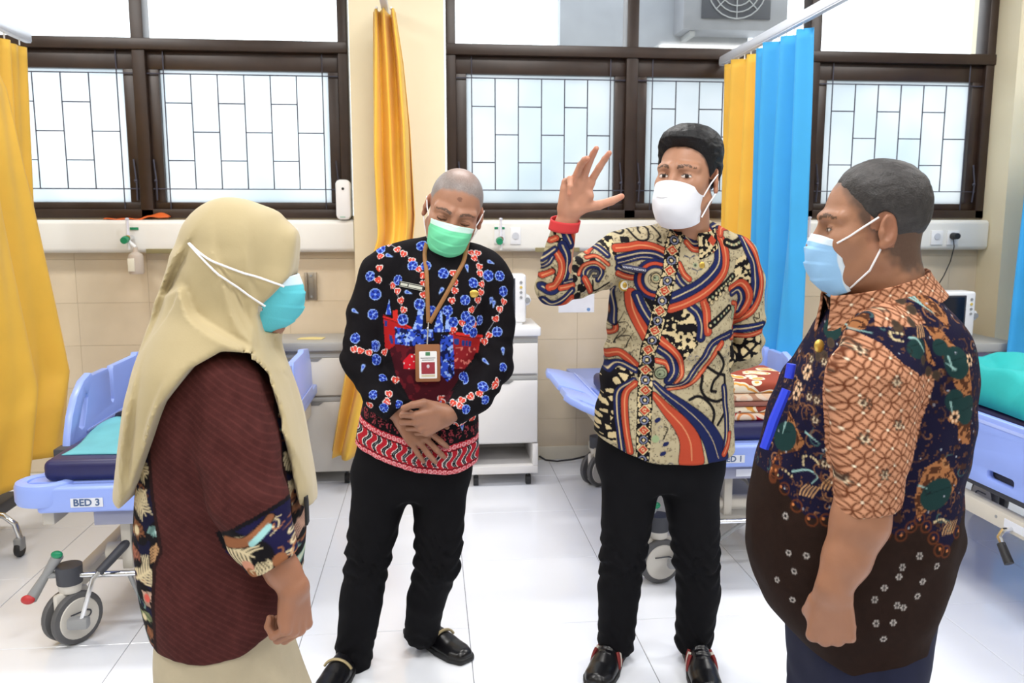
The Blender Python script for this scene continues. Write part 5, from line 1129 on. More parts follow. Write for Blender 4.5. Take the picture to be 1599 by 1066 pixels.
def man_flowers():
    Y = 2.66
    R = empty('person', (-.02, Y, 0), 'person in black batik shirt with hearts and blue flowers, hands clasped, green mask', 'person')
    H = Head(at(709, 329, 2.62), (-.05, -.90, -.36), (.25, 0, 1), 1.06); b = H.c; nb = at(702, 396, 2.69)
    neck = rcs((H.w(0, -.03, -.06), .056), (H.w(0, -.04, -.1), .056), (nb + V(0, .0, -.05), .064)); hd = union([H.sdf, neck], [.025])
    hm = nets(lambda p: smax(hd(p), (b[2] - .24) - p[:, 2], .004), b - V(.18, .2, .28), b + .18, .0027)
    # left hand folded over the right one
    WL = at(700, 646, 2.455); dL = at(640, 668, 2.43) - WL
    hl = hand_sdf(WL, dL, V(.1, -.1, 1), V(0, 1, -.2), 1.06, [(42, 70, 35), (46, 74, 35), (50, 74, 35), (52, 72, 35)], spread=(.1, .03, -.06, -.14), thumb=((.75, .6, -.1), (1, .22, -.1), (1, .0, .1)))
    fl = rcs((WL, .029), (at(726, 632, 2.475), .034), (at(770, 580, 2.56), .038)); hl2 = union([hl, fl], [.014])
    m1 = nets(hl2, hl.lo, np.maximum(hl.hi, at(730, 620, 2.5)), .0026)
    WR = at(628, 650, 2.515); dR = at(672, 700, 2.475) - WR
    hr = hand_sdf(WR, dR, V(.75, .1, .6), V(-.1, 1, .1), 1.04, [(22, 30, 20), (18, 28, 18), (14, 24, 16), (10, 24, 14)], spread=(.12, .02, -.08, -.18), thumb=((.7, .7, .2), (.9, .4, .2), (.95, .2, .2)))
    fr = rcs((WR, .028), (at(600, 625, 2.53), .034)); m2 = nets(union([hr, fr], [.014]), hr.lo - .02, hr.hi, .0026)
    low = nets(union([rcs((nb, .05), (at(690, 500, Y), .1), (at(655, 690, Y), .1)), rcs((at(610, 730, Y), .07), (at(578, 860, Y), .05), (at(553, 1020, Y), .036)), rcs((at(686, 730, Y), .06), (at(682, 880, 2.63), .045), (at(660, 980, 2.72), .03)), rcs((at(770, 430, Y), .04), (at(778, 570, 2.58), .036)), rcs((at(606, 415, Y), .04), (at(563, 565, 2.6), .036))], [.03] * 4), V(-.5, 2.3, 0), V(.5, 3, 1.45), .02)
    HLs = [-.075, -.07, -.05, -.02, .03, .068, .082, .092, .100]
    def pf(p):
        c = paint_head(H, p, lin(172, 126, 102), brow=lin(70, 62, 58), closed=True, stub=lin(128, 126, 126), hairline=HLs, spot=True); far = p[:, 2] < b[2] - .3
        c[far] = (np.array(lin(158, 113, 90)) * skin_noise(p[far])[:, None]) * (1 - .12 * np.clip(vnoise(p[far], 60, 4), 0, 1))[:, None]; return c
    skinmesh(R, [hm, m1, m2, low], pf)
    # green pleated mask
    g = lin(120, 226, 176)
    mk = mask_sheet(H, [(.113, .002), (.128, -.026), (.130, -.056), (.117, -.088), (.088, -.114)], (.067, .057), (-.022, -.092), (.045, .035), M_mask, R, .003, col=g, colw=lin(208, 240, 232), label='pale green pleated mask')
    for sx in (-1, 1):
        MB().tube([H.w(sx * .066, .045, -.024), H.w(sx * .079, .012, -.004), H.w(sx * .087, -.014, .018)], .0018, 6).build('ear_loop', M_loop, mk)
        MB().tube([H.w(sx * .058, .035, -.088), H.w(sx * .074, .012, -.06), H.w(sx * .085, -.012, -.034)], .0018, 6).build('ear_loop', M_loop, mk)
    MB().tube([H.wp(q) for q in crom([(-.058, .07, -.012), (-.03, .105, -.005), (0, .116, -.002), (.03, .105, -.005), (.058, .07, -.012)], 6)], .0014, 5).build('nose_wire', M_loop, mk)
    # shirt
    S = [sec(y, l, r, Y, bb) for y, l, r, bb in ((745, 552, 748, .150), (700, 553, 748, .150), (640, 566, 747, .145), (570, 580, 757, .143), (500, 588, 768, .138), (440, 598, 774, .124), (408, 625, 758, .100), (388, 662, 742, .075))]
    aL = rcs(pr(622, 412, Y, .07), pr(598, 430, 2.66, .070), pr(578, 490, 2.64, .066), pr(566, 560, 2.60, .060)); aLf = rcs(pr(566, 563, 2.595, .058), pr(592, 618, 2.53, .050), pr(620, 644, 2.51, .043))
    aR = rcs(pr(752, 420, Y, .07), pr(768, 440, 2.66, .068), pr(775, 505, 2.63, .060), pr(772, 565, 2.585, .058)); aRf = rcs(pr(772, 568, 2.58, .057), pr(742, 618, 2.505, .051), pr(708, 642, 2.465, .043))
    tr = union([rcs(pr(702, 398, Y, .058), pr(640, 404, Y, .062), pr(612, 414, Y, .066)), rcs(pr(702, 398, Y, .058), pr(742, 412, Y, .06), pr(762, 426, Y, .064))], [.02])
    cL, cLd = at(618, 643, 2.512), nz(at(620, 644, 2.51) - at(592, 618, 2.53)); cR, cRd = at(706, 643, 2.464), nz(at(708, 642, 2.465) - at(742, 618, 2.505)); eR, eL = at(772, 567, 2.58), at(566, 562, 2.6)
    hz = [at(x, y, Y) for x, y in ((552, 688), (600, 703), (650, 717), (700, 724), (748, 716))]; hx = [q[0] for q in hz]; hzz = [q[2] for q in hz]
    def f(p):
        body = smin(sd_loft(p, S, 2.3, .02), tr(p), .04); A = smax(smin(aL(p), aLf(p), .03), (p - cL) @ cLd, .004); B = smax(smin(aR(p), aRf(p), .03), (p - cR) @ cRd, .004)
        D = smin(smin(body, A, .014), B, .014)
        for e in (eR, eL): D = D + .005 * np.exp(-(np.linalg.norm(p - e, axis=1) / .09) ** 2) * np.sin((p @ nz(V(.4, 0, 1))) * 120 + 5 * vnoise(p, 12, 2))
        D = D + .008 * vnoise(p * (1, 1, .4), 9, 14) + .004 * vnoise(p, 24, 8); return smax(D, np.interp(p[:, 0], hx, hzz) - p[:, 2], .004)
    def paint(p, n):
        base = lin(20, 18, 22); P = Paint(p[:, [0, 2]], base, p, n); a, c = mpx(540, 360, 5.611, 2.56), mpx(540, 540, 5.611, 2.54); u = .00205 / 5.611
        i = P.poly(np.vstack([a((330, 880), (560, 1000), (900, 960), (1180, 930)), c((1150, 60), (1050, 200), (880, 440), (700, 540), (560, 450), (440, 250), (390, 60))]), lin(66, 18, 28)); P.speck(i, .02, lin(96, 24, 34), .35)
        i = P.poly(a((325, 740), (575, 830), (570, 880), (440, 870), (430, 1000), (345, 1060)), lin(176, 32, 34)); P.stroke(a((330, 760), (450, 790), (570, 840)), .005, lin(214, 44, 40), None, BK); i = P.poly(a((965, 870), (1190, 915), (1160, 1066), (900, 1066), (905, 880)), lin(160, 36, 36)); P.stroke(a((970, 890), (1190, 930)), .009, lin(206, 46, 40), None, BK)
        P.poly(a((410, 700), (455, 690), (460, 780), (412, 770)), lin(206, 46, 40))
        for x, y in ((350, 815), (395, 940), (960, 960), (975, 960), (1025, 975), (1055, 980), (1085, 985), (405, 965)): P.poly(a((x - 12, y - 26), (x + 12, y - 22), (x + 12, y + 26), (x - 12, y + 22)), lin(40, 60, 130))
        for q in (((345, 740), (378, 600), (398, 740)), ((585, 850), (620, 760), (640, 650), (685, 640), (668, 850)), ((765, 870), (800, 740), (838, 670), (855, 870)), ((865, 870), (880, 720), (905, 640), (915, 870))): i = P.poly(a(*q), BLl); P.speck(i, .009, BL, .5)
        for q in (a((430, 840), (520, 850), (760, 850), (770, 940), (640, 990), (430, 990)), np.vstack([a((830, 900), (935, 900)), c((945, 100), (950, 250), (890, 300), (830, 240))])): i = P.poly(q, BL); P.speck(i, .008, BLl, .36); P.speck(i, .009, lin(20, 26, 70), .32, 5)
        i = P.poly(c((500, 130), (560, 60), (610, 60), (610, 190), (510, 190)), lin(200, 30, 44)); P.speck(i, .008, WHT, .25)
        i = P.poly(np.vstack([a((950, 1000), (1150, 1020)), c((1120, 120), (1040, 200), (950, 190))]), lin(140, 34, 40)); P.speck(i, .008, lin(214, 120, 110), .3)
        hl_ = lambda g, pts: [P.stroke(g(s0, s1), .0013, lin(150, 150, 160), smooth=False) for s0, s1 in zip(pts, pts[1:])]
        hl_(a, ((365, 120), (440, 155), (505, 200), (565, 250), (632, 330), (665, 385), (675, 455), (675, 555))); hl_(a, ((380, 475), (440, 530), (470, 610), (497, 690))); hl_(a, ((1150, 235), (1185, 315), (1197, 375), (1215, 470), (1197, 545), (1175, 615), (1122, 695))); hl_(a, ((945, 365), (965, 450), (958, 525), (938, 610))); hl_(a, ((1410, 630), (1368, 700), (1318, 780), (1235, 905), (1215, 980))); hl_(c, ((1350, 290), (1290, 325), (1170, 360), (1090, 380), (1000, 400), (915, 430), (835, 455)))
        hs = ((365, 120), (440, 155), (505, 200), (565, 250), (632, 330), (665, 385), (675, 455), (675, 555), (280, 215), (275, 330), (285, 440), (380, 475), (440, 530), (470, 610), (497, 690), (945, 365), (965, 450), (958, 525), (938, 610), (1150, 235), (1185, 315), (1197, 375), (1215, 470), (1197, 545), (1175, 615), (1122, 695), (1410, 630), (1368, 700), (1318, 780), (1235, 905), (1215, 980), (1120, 180), (1170, 185), (1020, 805), (1150, 830), (945, 855), (1080, 850), (65, 1030), (130, 1035), (220, 1045), (320, 1060))
        for k, h in enumerate(hs): P.heart(a(h)[0], .0098, RD, WHT, .5 * math.sin(k * 2.1))
        for k, h in enumerate(((405, 370), (375, 450), (195, 515), (1290, 325), (1170, 360), (1090, 380), (1000, 400), (915, 430), (960, 655), (1030, 645), (1105, 655), (835, 455), (1350, 290), (435, 300), (990, 445))): P.heart(c(h)[0], .0105, RD, WHT, .9 * math.sin(k * 1.7))
        fs = ((650, 115), (575, 290), (695, 290), (435, 425), (255, 565), (245, 735), (860, 365), (1130, 445), (1265, 395), (1370, 400), (1405, 540), (1055, 600), (635, 635), (895, 685), (950, 790), (1055, 745), (1110, 785), (1205, 790), (1325, 875), (70, 930), (290, 1005), (190, 400), (290, 160), (750, 690), (490, 775), (1070, 860), (1140, 890))
        for k, h in enumerate(fs): P.flower(a(h)[0], .0150 if k % 4 else .0165, BL, lin(24, 38, 120), BLl, 4 + k % 2, k)
        for k, h in enumerate(((295, 110), (345, 245), (235, 380), (340, 500), (1200, 290), (1220, 425), (1055, 480), (850, 500), (1030, 265), (1390, 165), (495, 460), (280, 5))): P.flower(c(h)[0], .0165 if k in (0, 4) else .013, BL, lin(24, 38, 120), BLl, 5, k)
        for g, h, r_ in [(a, (380, 225), .3), (a, (1065, 335), 1.4), (a, (830, 525), 2.2), (a, (1285, 285), .4), (a, (1275, 625), 1.8), (a, (555, 540), .3), (a, (1300, 655), 1.7), (a, (80, 715), .5), (c, (150, 190), 1.9), (c, (1225, 130), .7), (c, (1378, 50), 1.5), (c, (1020, 720), 1.5)]:
            o = g(h)[0]; dv = V(math.cos(r_), -math.sin(r_)); P.stroke([o - dv * .008, o + dv * .009], .011, BLl, .002, None, smooth=False); P.stroke([o - dv * .006, o], .007, BL, .002, smooth=False)
        # hem border
        hzv = np.interp(p[:, 0], hx, hzz); v = (p[:, 2] - hzv) / .098; bnd = (v < 1.0) & (np.abs(p[:, 0] - (hx[0] + hx[-1]) / 2) < .3); arm = (smin(aLf(p), aRf(p), .01) < .006) | (p[:, 2] > 1.0); bnd &= ~arm
        s_ = p[:, 0] + .3 * (p[:, 1] - Y) * np.sign(p[:, 0] - .0) * 0; P.c[bnd] = lin(178, 34, 48); w = (s_ / .031) % 1; x = (w - .5) * .031
        ss = np.abs(((s_ + .010 * np.sin((v - .2) * 9.5)) / .031) % 1 - .5) < .17; mid = bnd & (v > .24) & (v < .78); P.c[mid & ss] = BK; ed = np.abs(np.abs(((s_ + .010 * np.sin((v - .2) * 9.5)) / .031) % 1 - .5) - .2) < .035; P.c[mid & ed] = WHT; P.c[mid & (np.abs(((s_ + .010 * np.sin((v - .2) * 9.5)) / .031) % 1 - .5) < .03)] = lin(120, 130, 135)
        for v0 in (.1, .9):
            rr = np.hypot(((s_ / .0155) % 1 - .5) * .0155, (v - v0) * .098); e = bnd & (np.abs(v - v0) < .1); P.c[e] = lin(190, 44, 60); P.c[e & (np.abs(rr - .0055) < .0013)] = lin(240, 178, 184); P.c[e & (rr < .0015)] = lin(240, 178, 184)
        for v0 in (.005, .2, .8): P.c[bnd & (np.abs(v - v0) < .016)] = BK if v0 > .1 else lin(230, 150, 160)
        tp = (~arm) & (v >= 1.0) & (v < 1.06) & (p[:, 2] < .95); P.c[tp] = BK; tx = (~arm) & (v > 1.08) & (v < 1.5) & (np.abs(p[:, 0]) < .3); k = tx & (np.abs(((s_ / .024) % 1) - .5) + np.abs((v - 1.29) * 1.2) < .45) & (vnoise(p, 260, 5) > .1); P.c[k] = lin(150, 60, 70)
        return np.clip(P.c, 0, 1)
    sh = cloth('shirt', f, V(-.45, 2.38, .6), V(.45, 2.9, 1.45), .0110, 2, paint, M_print, R, 'black batik shirt with a red border at the hem')
    def cp(p, n): P = Paint(np.column_stack([p[:, 0] + p[:, 1], p[:, 2]]), lin(24, 18, 22)); P.speck(np.arange(len(p)), .013, lin(196, 50, 64), .5); P.speck(np.arange(len(p)), .009, lin(226, 190, 190), .17, 6); return P.c
    collar('collar', nb + V(0, .0, -.026), V(.06, -.3, 1), (0, -1, 0), (.066, .066), .044, .036, .07, 22, cp, M_print, R)
    # lanyard with identity card, name plate, pin
    fy = lambda x, y, o=.004: (lambda q: V(q[0], frontY(f, q[0], q[2], 2.2) - o, q[2]))(at(x, y, 2.54))
    Mt = mat('tan_strap', lin(150, 104, 58), .6, var=.08)
    def ribbon(pts, w, name, m, par, tw=0.):
        P = crom(pts, 6); d = np.gradient(P, axis=0); s_ = np.cross(d, V(0, -1, 0)); s_ /= np.linalg.norm(s_, axis=1)[:, None]; vv = np.vstack([P + s_ * w / 2, P - s_ * w / 2]); n = len(P); ff = np.array([(i, i + 1, n + i + 1, n + i) for i in range(n - 1)]); me = npmesh(name, vv, ff); o = link(name, me, m, par, None, 180); md = o.modifiers.new('t', 'SOLIDIFY'); md.thickness = .0016; return o
    lan = ribbon([at(668, 372, 2.64), fy(665, 384, .006), fy(663, 400), fy(666, 425), fy(667, 450), fy(668, 475), fy(669, 503)], .0125, 'lanyard', Mt, R)
    ribbon([at(731, 377, 2.63), fy(729, 392, .007), fy(724, 410), fy(711, 433), fy(697, 458), fy(683, 482), fy(671, 503)], .0125, 'strap', Mt, lan)
    cc = fy(668, 565, .006); yb = cc[1] - .002; c0, c1 = at(649, 596, yb), at(687, 537, yb)
    card = MB().prism(rrect(c0[0], c0[2], c1[0], c1[2], .006), .005, lambda u_, v_, w_: (u_, yb + .002 - w_, v_), .001).build('card_holder', mat('brown_leather', lin(146, 94, 58), .5), R, label='brown identity card holder')
    MB().tube([at(669, 503, yb), at(668, 520, yb), at(667, 537, yb)], .0022, 6).ball(at(668, 512, yb), .004, 5).build('clip', M_chrome, lan)
    d0, d1 = at(655, 591, yb - .003), at(682, 548, yb - .003); cw = d1[0] - d0[0]; ch = d1[2] - d0[2]
    cd_ = MB().prism(rrect(d0[0], d0[2], d1[0], d1[2], .003), .0006, lambda u_, v_, w_: (u_, yb - .0031 - w_, v_)).build('identity_card', mat('card_white', lin(238, 238, 240), .35), card)
    bx = lambda x0, z0, x1, z1, n_, m_: MB().box((d0[0] + cw * x0, yb - .0042, d0[2] + ch * z0), (d0[0] + cw * x1, yb - .0036, d0[2] + ch * z1)).build(n_, m_, cd_)
    bx(.12, .17, .88, .60, 'photo', mat('photo_red', lin(150, 40, 56), .5)); bx(.36, .84, .62, .97, 'crest', mat('crest_green', lin(70, 130, 90), .5)); bx(.08, .74, .92, .765, 'print_line', mat('grey_print', lin(120, 120, 124), .6)); bx(.16, .67, .84, .69, 'print_line', mat('grey_print', (1, 1, 1))); bx(.12, .06, .88, .14, 'print_band', mat('beige_print', lin(206, 196, 170), .6))
    MB().ball((d0[0] + cw * .5, yb - .0043, d0[2] + ch * .45), (.0045, .0006, .006), 6).build('portrait', mat('portrait_grey', lin(206, 196, 206), .6), cd_)
    t0, t1 = fy(623, 443, .005), fy(662, 450, .005); dx = nz(t1 - t0); tc_ = (t0 + t1) / 2; Lh = np.linalg.norm(t1 - t0) / 2; up_ = nz(np.cross(V(0, 1, 0), dx) * -1); up_ = up_ if up_[2] > 0 else -up_
    npl = MB().prism([(-Lh, -.0085), (Lh, -.0085), (Lh, .0085), (-Lh, .0085)], .003, lambda u_, v_, w_: tc_ + dx * u_ + up_ * v_ + V(0, -w_, 0), .0005).build('name_plate', mat('plate_dark', lin(44, 44, 44), .4), sh)
    for u0, u1 in ((-.88, -.32), (-.24, .86)): MB().prism([(Lh * u0, -.0042), (Lh * u1, -.0042), (Lh * u1, .0038), (Lh * u0, .0038)], .0008, lambda u_, v_, w_: tc_ + dx * u_ + up_ * v_ + V(0, -.003 - w_, 0)).build('plate_print', mat('plate_silver', lin(206, 208, 196), .5), npl)
    for v0 in (-.0078, .0068): MB().prism([(-Lh * .97, v0), (Lh * .97, v0), (Lh * .97, v0 + .0012), (-Lh * .97, v0 + .0012)], .0006, lambda u_, v_, w_: tc_ + dx * u_ + up_ * v_ + V(0, -.003 - w_, 0)).build('plate_rim', mat('plate_silver', (1, 1, 1)), npl)
    MB().ball(fy(740, 459, .002), (.0155, .004, .0125), 8).build('oval_pin', M_gold, sh)
    pants(R, [sec(775, 566, 716, Y, .09), sec(745, 550, 735, Y, .118), sec(700, 556, 738, Y, .126), sec(650, 570, 738, Y, .12)],
          [[pr(597, 750, Y, .094), pr(577, 855, 2.64, .075), pr(563, 940, 2.65, .070), pr(552, 1030, 2.66, .063)], [pr(688, 752, Y, .092), pr(682, 880, 2.62, .074), pr(666, 935, 2.66, .064), pr(658, 985, 2.72, .061)]], M_trous)
    shoe(R, gp(505, 1092), gp(560, 1020), M_leather, w=.05); shoe(R, gp(730, 1035), gp(640, 985), M_leather, w=.05)
    return R
man_flowers()
def leaf(P, a, b, w, col, n=6, edge=None):
    w = w * 1.5
    a, b = np.asarray(a), np.asarray(b); d = b - a; L = np.hypot(*d); d = d / L; s = V(-d[1], d[0])
    if edge is not None: P.stroke([a, (a + b) / 2, b], w * 1.1, edge)
    P.stroke([a, (a + b) / 2, b], w * .10, col, w * .05)
    for k in range(n):
        t = .12 + .8 * k / n; ww = w * (1 - .45 * t) * .55
        for sg in (-1, 1): o = a + d * L * t; P.stroke([o, o + d * ww * .45 + s * sg * ww * .6, o + d * ww * 1.0 + s * sg * ww], L / n * .52, col, L / n * .22)
def woman():
    Y = 1.72; R = empty('person', (-.42, Y, 0), 'person in beige headscarf, maroon top with batik bands and pale skirt, side on', 'person')
    H = Head(at(380, 418, Y), (1, .10, -.16), (.0, 0, 1), 1.0); b = H.c; nb = at(352, 520, Y)
    neck = rcs((H.w(0, -.03, -.06), .052), (nb + V(0, 0, -.04), .058)); hm = nets(lambda p: smax(smin(H.sdf(p), neck(p), .025), (b[2] - .24) - p[:, 2], .004), b - V(.2, .2, .28), b + .17, .004)
    Wp = at(459, 914, 1.535); hf = hand_sdf(Wp, at(463, 985, 1.53) - Wp, V(.5, .85, 0), V(-.85, .5, -.1), .98, [(52, 80, 50), (56, 82, 50), (60, 82, 50), (62, 80, 50)], spread=(.06, .02, -.03, -.08), thumb=((.9, .25, .3), (.95, .0, .4), (.95, -.1, .4)))
    fa = rcs((Wp, .027), (at(442, 892, 1.54), .032), (at(405, 830, 1.55), .042)); hn = nets(union([hf, fa], [.016]), np.minimum(hf.lo, at(400, 900, 1.5)), np.maximum(hf.hi, at(420, 830, 1.6)), .0026)
    low = nets(union([rcs((nb, .05), (at(350, 650, Y), .12), (at(345, 930, Y), .13)), rcs((V(-.45, 1.65, .6), .07), (V(-.43, 1.65, .1), .04)), rcs((V(-.45, 1.80, .6), .07), (V(-.43, 1.80, .1), .04)), rcs((at(355, 600, 1.60), .05), (at(395, 800, 1.56), .04)), rcs((at(355, 600, 1.86), .05), (at(385, 800, 1.9), .04), (at(455, 900, 1.9), .03))], [.03] * 4), V(-.75, 1.4, 0), V(-.1, 2.1, 1.3), .02)
    def pf(p):
        c = paint_head(H, p, SK1); far = p[:, 2] < b[2] - .3; c[far] = np.array(lin(154, 108, 84)) * skin_noise(p[far])[:, None]; return c
    skinmesh(R, [hm, hn, low], pf)
    # skirt
    Sk = [(.06, -.44, Y, .30, .27), (.25, -.44, Y, .235, .215)] + [sec(y, l, r, Y, bb) for y, l, r, bb in ((1066, 247, 471, .175), (1010, 245, 455, .165), (960, 248, 448, .155), (900, 255, 450, .15))]
    def fs(p): return sd_loft(p, Sk, 2.2, .01) + .006 * np.sin(p[:, 0] * 42 + 30 * p[:, 1]) * np.clip((.75 - p[:, 2]) / .5, 0, 1) + .004 * vnoise(p * (1, 1, .3), 10, 3)
    cloth('skirt', fs, V(-.85, 1.38, .03), V(0, 2.05, .9), .017, 1, None, mat('beige_skirt', lin(180, 168, 142), .75, var=.05, scale=20, bump=.12, bscale=200), R)
    shoe(R, V(-.24, 1.64, 0), V(-.48, 1.63, 0), M_leather, w=.043); shoe(R, V(-.22, 1.82, 0), V(-.46, 1.83, 0), M_leather, w=.043)
    # maroon top with batik bands
    S = [sec(y, l, r, Y, bb) for y, l, r, bb in ((1000, 252, 462, .165), (960, 238, 466, .170), (900, 226, 472, .172), (850, 219, 478, .170), (790, 218, 474, .165), (720, 224, 470, .165), (650, 236, 462, .165), (600, 256, 440, .165), (560, 290, 410, .14), (530, 320, 385, .08))]
    ar = rcs(pr(350, 605, 1.615, .072), pr(368, 690, 1.585, .076), pr(388, 780, 1.555, .073), pr(404, 830, 1.545, .064), pr(430, 882, 1.535, .052)); far_ = rcs(pr(350, 605, 1.83, .07), pr(385, 790, 1.88, .066), pr(440, 880, 1.89, .05))
    cu, cud = at(426, 882, 1.536), nz(at(440, 903, 1.535) - at(404, 838, 1.545)); hz = [at(x, y, Y) for x, y in ((225, 935), (245, 962), (275, 974), (350, 978), (400, 970), (438, 948), (470, 920), (500, 890))]; hx = [q[0] for q in hz]; hzz = [q[2] for q in hz]
    def ft(p):
        A = smax(ar(p), (p - cu) @ cud, .004); D = smin(smin(sd_loft(p, S, 2.3, .02), far_(p), .02), A, .012)
        D = D + .004 * vnoise(p * (1, 1, .4), 10, 14) + .002 * vnoise(p, 26, 8) + .004 * np.exp(-(np.linalg.norm(p - at(395, 800, 1.5), axis=1) / .1) ** 2) * np.sin((p @ nz(V(.6, 0, 1))) * 90); return smax(D, np.interp(p[:, 0], hx, hzz) - p[:, 2], .004)
    MR = lin(70, 35, 33); NVk, BRn, CRm = lin(24, 24, 50), lin(142, 92, 62), lin(214, 198, 160)
    def pt(p, n):
        P = Paint(p[:, [0, 2]], MR); q = p @ nz(V(.75, 0, 1)); st = np.sin(q * 560 + 1.5 * vnoise(p, 20, 3)); P.c *= (1 + .9 * np.clip(st - .55, 0, 1) + .16 * vnoise(p * (1, 1, .6), 60, 2) + .12 * vnoise(p, 160, 7))[:, None]
        z = mpx(190, 740, 4.1, 1.66); zc = mpx(190, 740, 4.1, 1.53); isarm = (p[:, 1] < 1.62) & (ar(p) < .012); bx = np.interp(p[:, 2], *(lambda Q: (Q[::-1, 1], Q[::-1, 0]))(z((230, -300), (270, 0), (305, 200), (345, 380), (300, 480), (287, 700), (285, 980)))); fx = np.interp(p[:, 2], *(lambda Q: (Q[::-1, 1], Q[::-1, 0]))(z((1010, -300), (1060, 0), (1082, 200), (1088, 430), (1098, 620))))
        band = ((p[:, 0] < bx) | (p[:, 0] > fx)) & ~isarm; i = np.nonzero(band)[0]; B = Paint(P.uv, NVk, p, n)
        B.curls(i, 90, [BRn, CRm, lin(170, 110, 74), lin(120, 150, 140), BRn], .02, .0045, 4); B.speck(np.arange(len(p)), .03, BRn, .2, 3); B.speck(np.arange(len(p)), .012, lin(90, 56, 44), .2, 8)
        for a0, a1, w in (((110, 60), (230, 190), 90), ((150, 600), (290, 490), 130), ((1060, 20), (1110, 100), 70), ((230, 30), (130, 170), 60), ((1090, 180), (1140, 250), 60), ((1100, 420), (1160, 330), 60)): leaf(B, z(a0)[0], z(a1)[0], w * .000325, CRm)
        for a0, a1, w, cl in (((120, 240), (190, 330), 60, BRn), ((320, 240), (270, 300), 50, lin(130, 170, 165)), ((200, 660), (270, 700), 70, lin(206, 170, 150)), ((170, 800), (260, 850), 60, lin(140, 150, 110)), ((1150, 520), (1110, 600), 60, lin(110, 160, 150)), ((310, 340), (300, 470), 50, lin(180, 140, 100)), ((110, 400), (150, 480), 60, lin(160, 100, 78)), ((120, -120), (230, -40), 80, CRm), ((200, -220), (140, -130), 70, BRn), ((230, 880), (270, 950), 50, BRn), ((1120, 300), (1150, 400), 50, lin(200, 160, 140)), ((1060, -160), (1120, -60), 70, CRm), ((1150, 180), (1110, 250), 50, BRn)): leaf(B, z(a0)[0], z(a1)[0], w * .000325, cl, 5, BK)
        for c0, r0, cl in (((240, 690), .007, lin(206, 92, 80)), ((150, 300), .007, CRm), ((300, 270), .006, lin(190, 214, 214)), ((205, 830), .006, CRm), ((1140, 560), .007, lin(190, 200, 180))): B.disc(z(c0)[0], r0, cl, sq=1.3)
        P.c[i] = B.c[i]; P.c[(np.abs(p[:, 0] - bx) < .004) & ~isarm] = lin(40, 22, 22); P.c[(np.abs(p[:, 0] - fx) < .004) & ~isarm] = lin(40, 22, 22)
        cd2 = (p - cu) @ cud; cf = isarm & (cd2 > -.098 + .03 * (p[:, 1] - 1.5)); C = Paint(P.uv, lin(26, 24, 60), p, n)
        C.curls(np.nonzero(cf)[0], 26, [BRn, CRm, lin(170, 110, 74)], .016, .003, 5)
        for a0, a1, w in (((650, 400), (880, 470), 150), ((850, 650), (1010, 560), 130)): leaf(C, zc(a0)[0], zc(a1)[0], w * .00029, CRm, 6, BK)
        C.stroke(zc((700, 400), (830, 370), (930, 290), (970, 240)), .022, BRn, .012, BK); C.stroke(zc((870, 380), (960, 300)), .012, lin(150, 200, 200)); C.disc(zc((810, 560))[0], .014, lin(196, 140, 116)); C.disc(zc((830, 600))[0], .012, BRn); C.stroke(zc((960, 480), (990, 540), (950, 560), (1010, 600)), .002, CRm); C.stroke(zc((880, 560), (850, 570), (870, 590)), .002, CRm); C.disc(zc((1060, 500))[0], .015, BRn)
        k = np.nonzero(cf)[0]; P.c[k] = C.c[k]; P.c[isarm & (np.abs(cd2 + .1) < .004)] = BK; return np.clip(P.c, 0, 1)
    cloth('blouse', ft, V(-.72, 1.42, .5), V(-.1, 2.05, 1.3), .0118, 2, pt, M_print, R, 'maroon ribbed top with dark leaf batik side bands and cuffs')
    # headscarf
    Sc = [sec(y, l, r, Y, bb) for y, l, r, bb in ((800, 184, 496, .15), (760, 188, 490, .19), (700, 197, 480, .205), (650, 206, 470, .208), (600, 215, 456, .205), (560, 225, 442, .19), (520, 238, 432, .155), (480, 254, 426, .115), (440, 272, 424, .10), (410, 286, 420, .09))]
    ez = [at(x, y, yy) for x, y, yy in ((180, 768, 1.7), (205, 778, 1.68), (226, 742, 1.65), (243, 690, 1.62), (262, 625, 1.58), (300, 574, 1.56), (345, 549, 1.56), (385, 552, 1.57), (418, 588, 1.6), (444, 650, 1.65), (462, 715, 1.69), (474, 775, 1.71), (492, 800, 1.72))]; ex = [q[0] for q in ez]; ezz = [q[2] for q in ez]
    fe = [at(x, y, Y) for x, y in ((470, 340), (468, 376), (466, 402), (461, 428), (442, 450), (424, 468), (412, 486), (420, 510), (445, 545))]; fex = np.array([q[0] for q in fe][::-1]); fez = np.array([q[2] for q in fe][::-1]); fsl = np.gradient(fex, fez); esl = np.gradient(ezz, ex)
    z47, z52 = at(0, 462, Y)[2], at(0, 520, Y)[2]; pin = at(404, 484, 1.63); bz = at(0, 400, Y)[2]
    # folds of the scarf: from the pin under the chin fanning to nape, shoulder and chest (photo points, ridge width)
    # each: photo points of the crease, depth of that cloth, raised side, height, width
    FL_ = [(((288, 381), (266, 414), (244, 458), (226, 520)), 1.62, 1, .012, .03), (((243, 460), (266, 455), (289, 496), (337, 526), (388, 554), (420, 585)), 1.55, 1, .016, .035), (((340, 425), (352, 470), (368, 510), (392, 540)), 1.57, 1, .010, .016), (((356, 440), (372, 490), (394, 530)), 1.58, 1, .009, .014), (((404, 488), (412, 540), (440, 610), (462, 680), (484, 770)), 1.63, 1, .012, .02), (((394, 500), (402, 560), (432, 640), (460, 700)), 1.60, 1, .009, .016), (((330, 375), (336, 410), (352, 440)), 1.6, 1, .005, .02), (((388, 365), (392, 420), (398, 470)), 1.63, 1, .004, .02), (((226, 600), (214, 680), (205, 770)), 1.62, 1, .012, .03), (((262, 600), (240, 660), (226, 720)), 1.58, -1, .010, .02)]
    FLc = [(crom([at(x, y, yy)[[0, 2]] for x, y in pts], 6), sd, am, w) for pts, yy, sd, am, w in FL_]
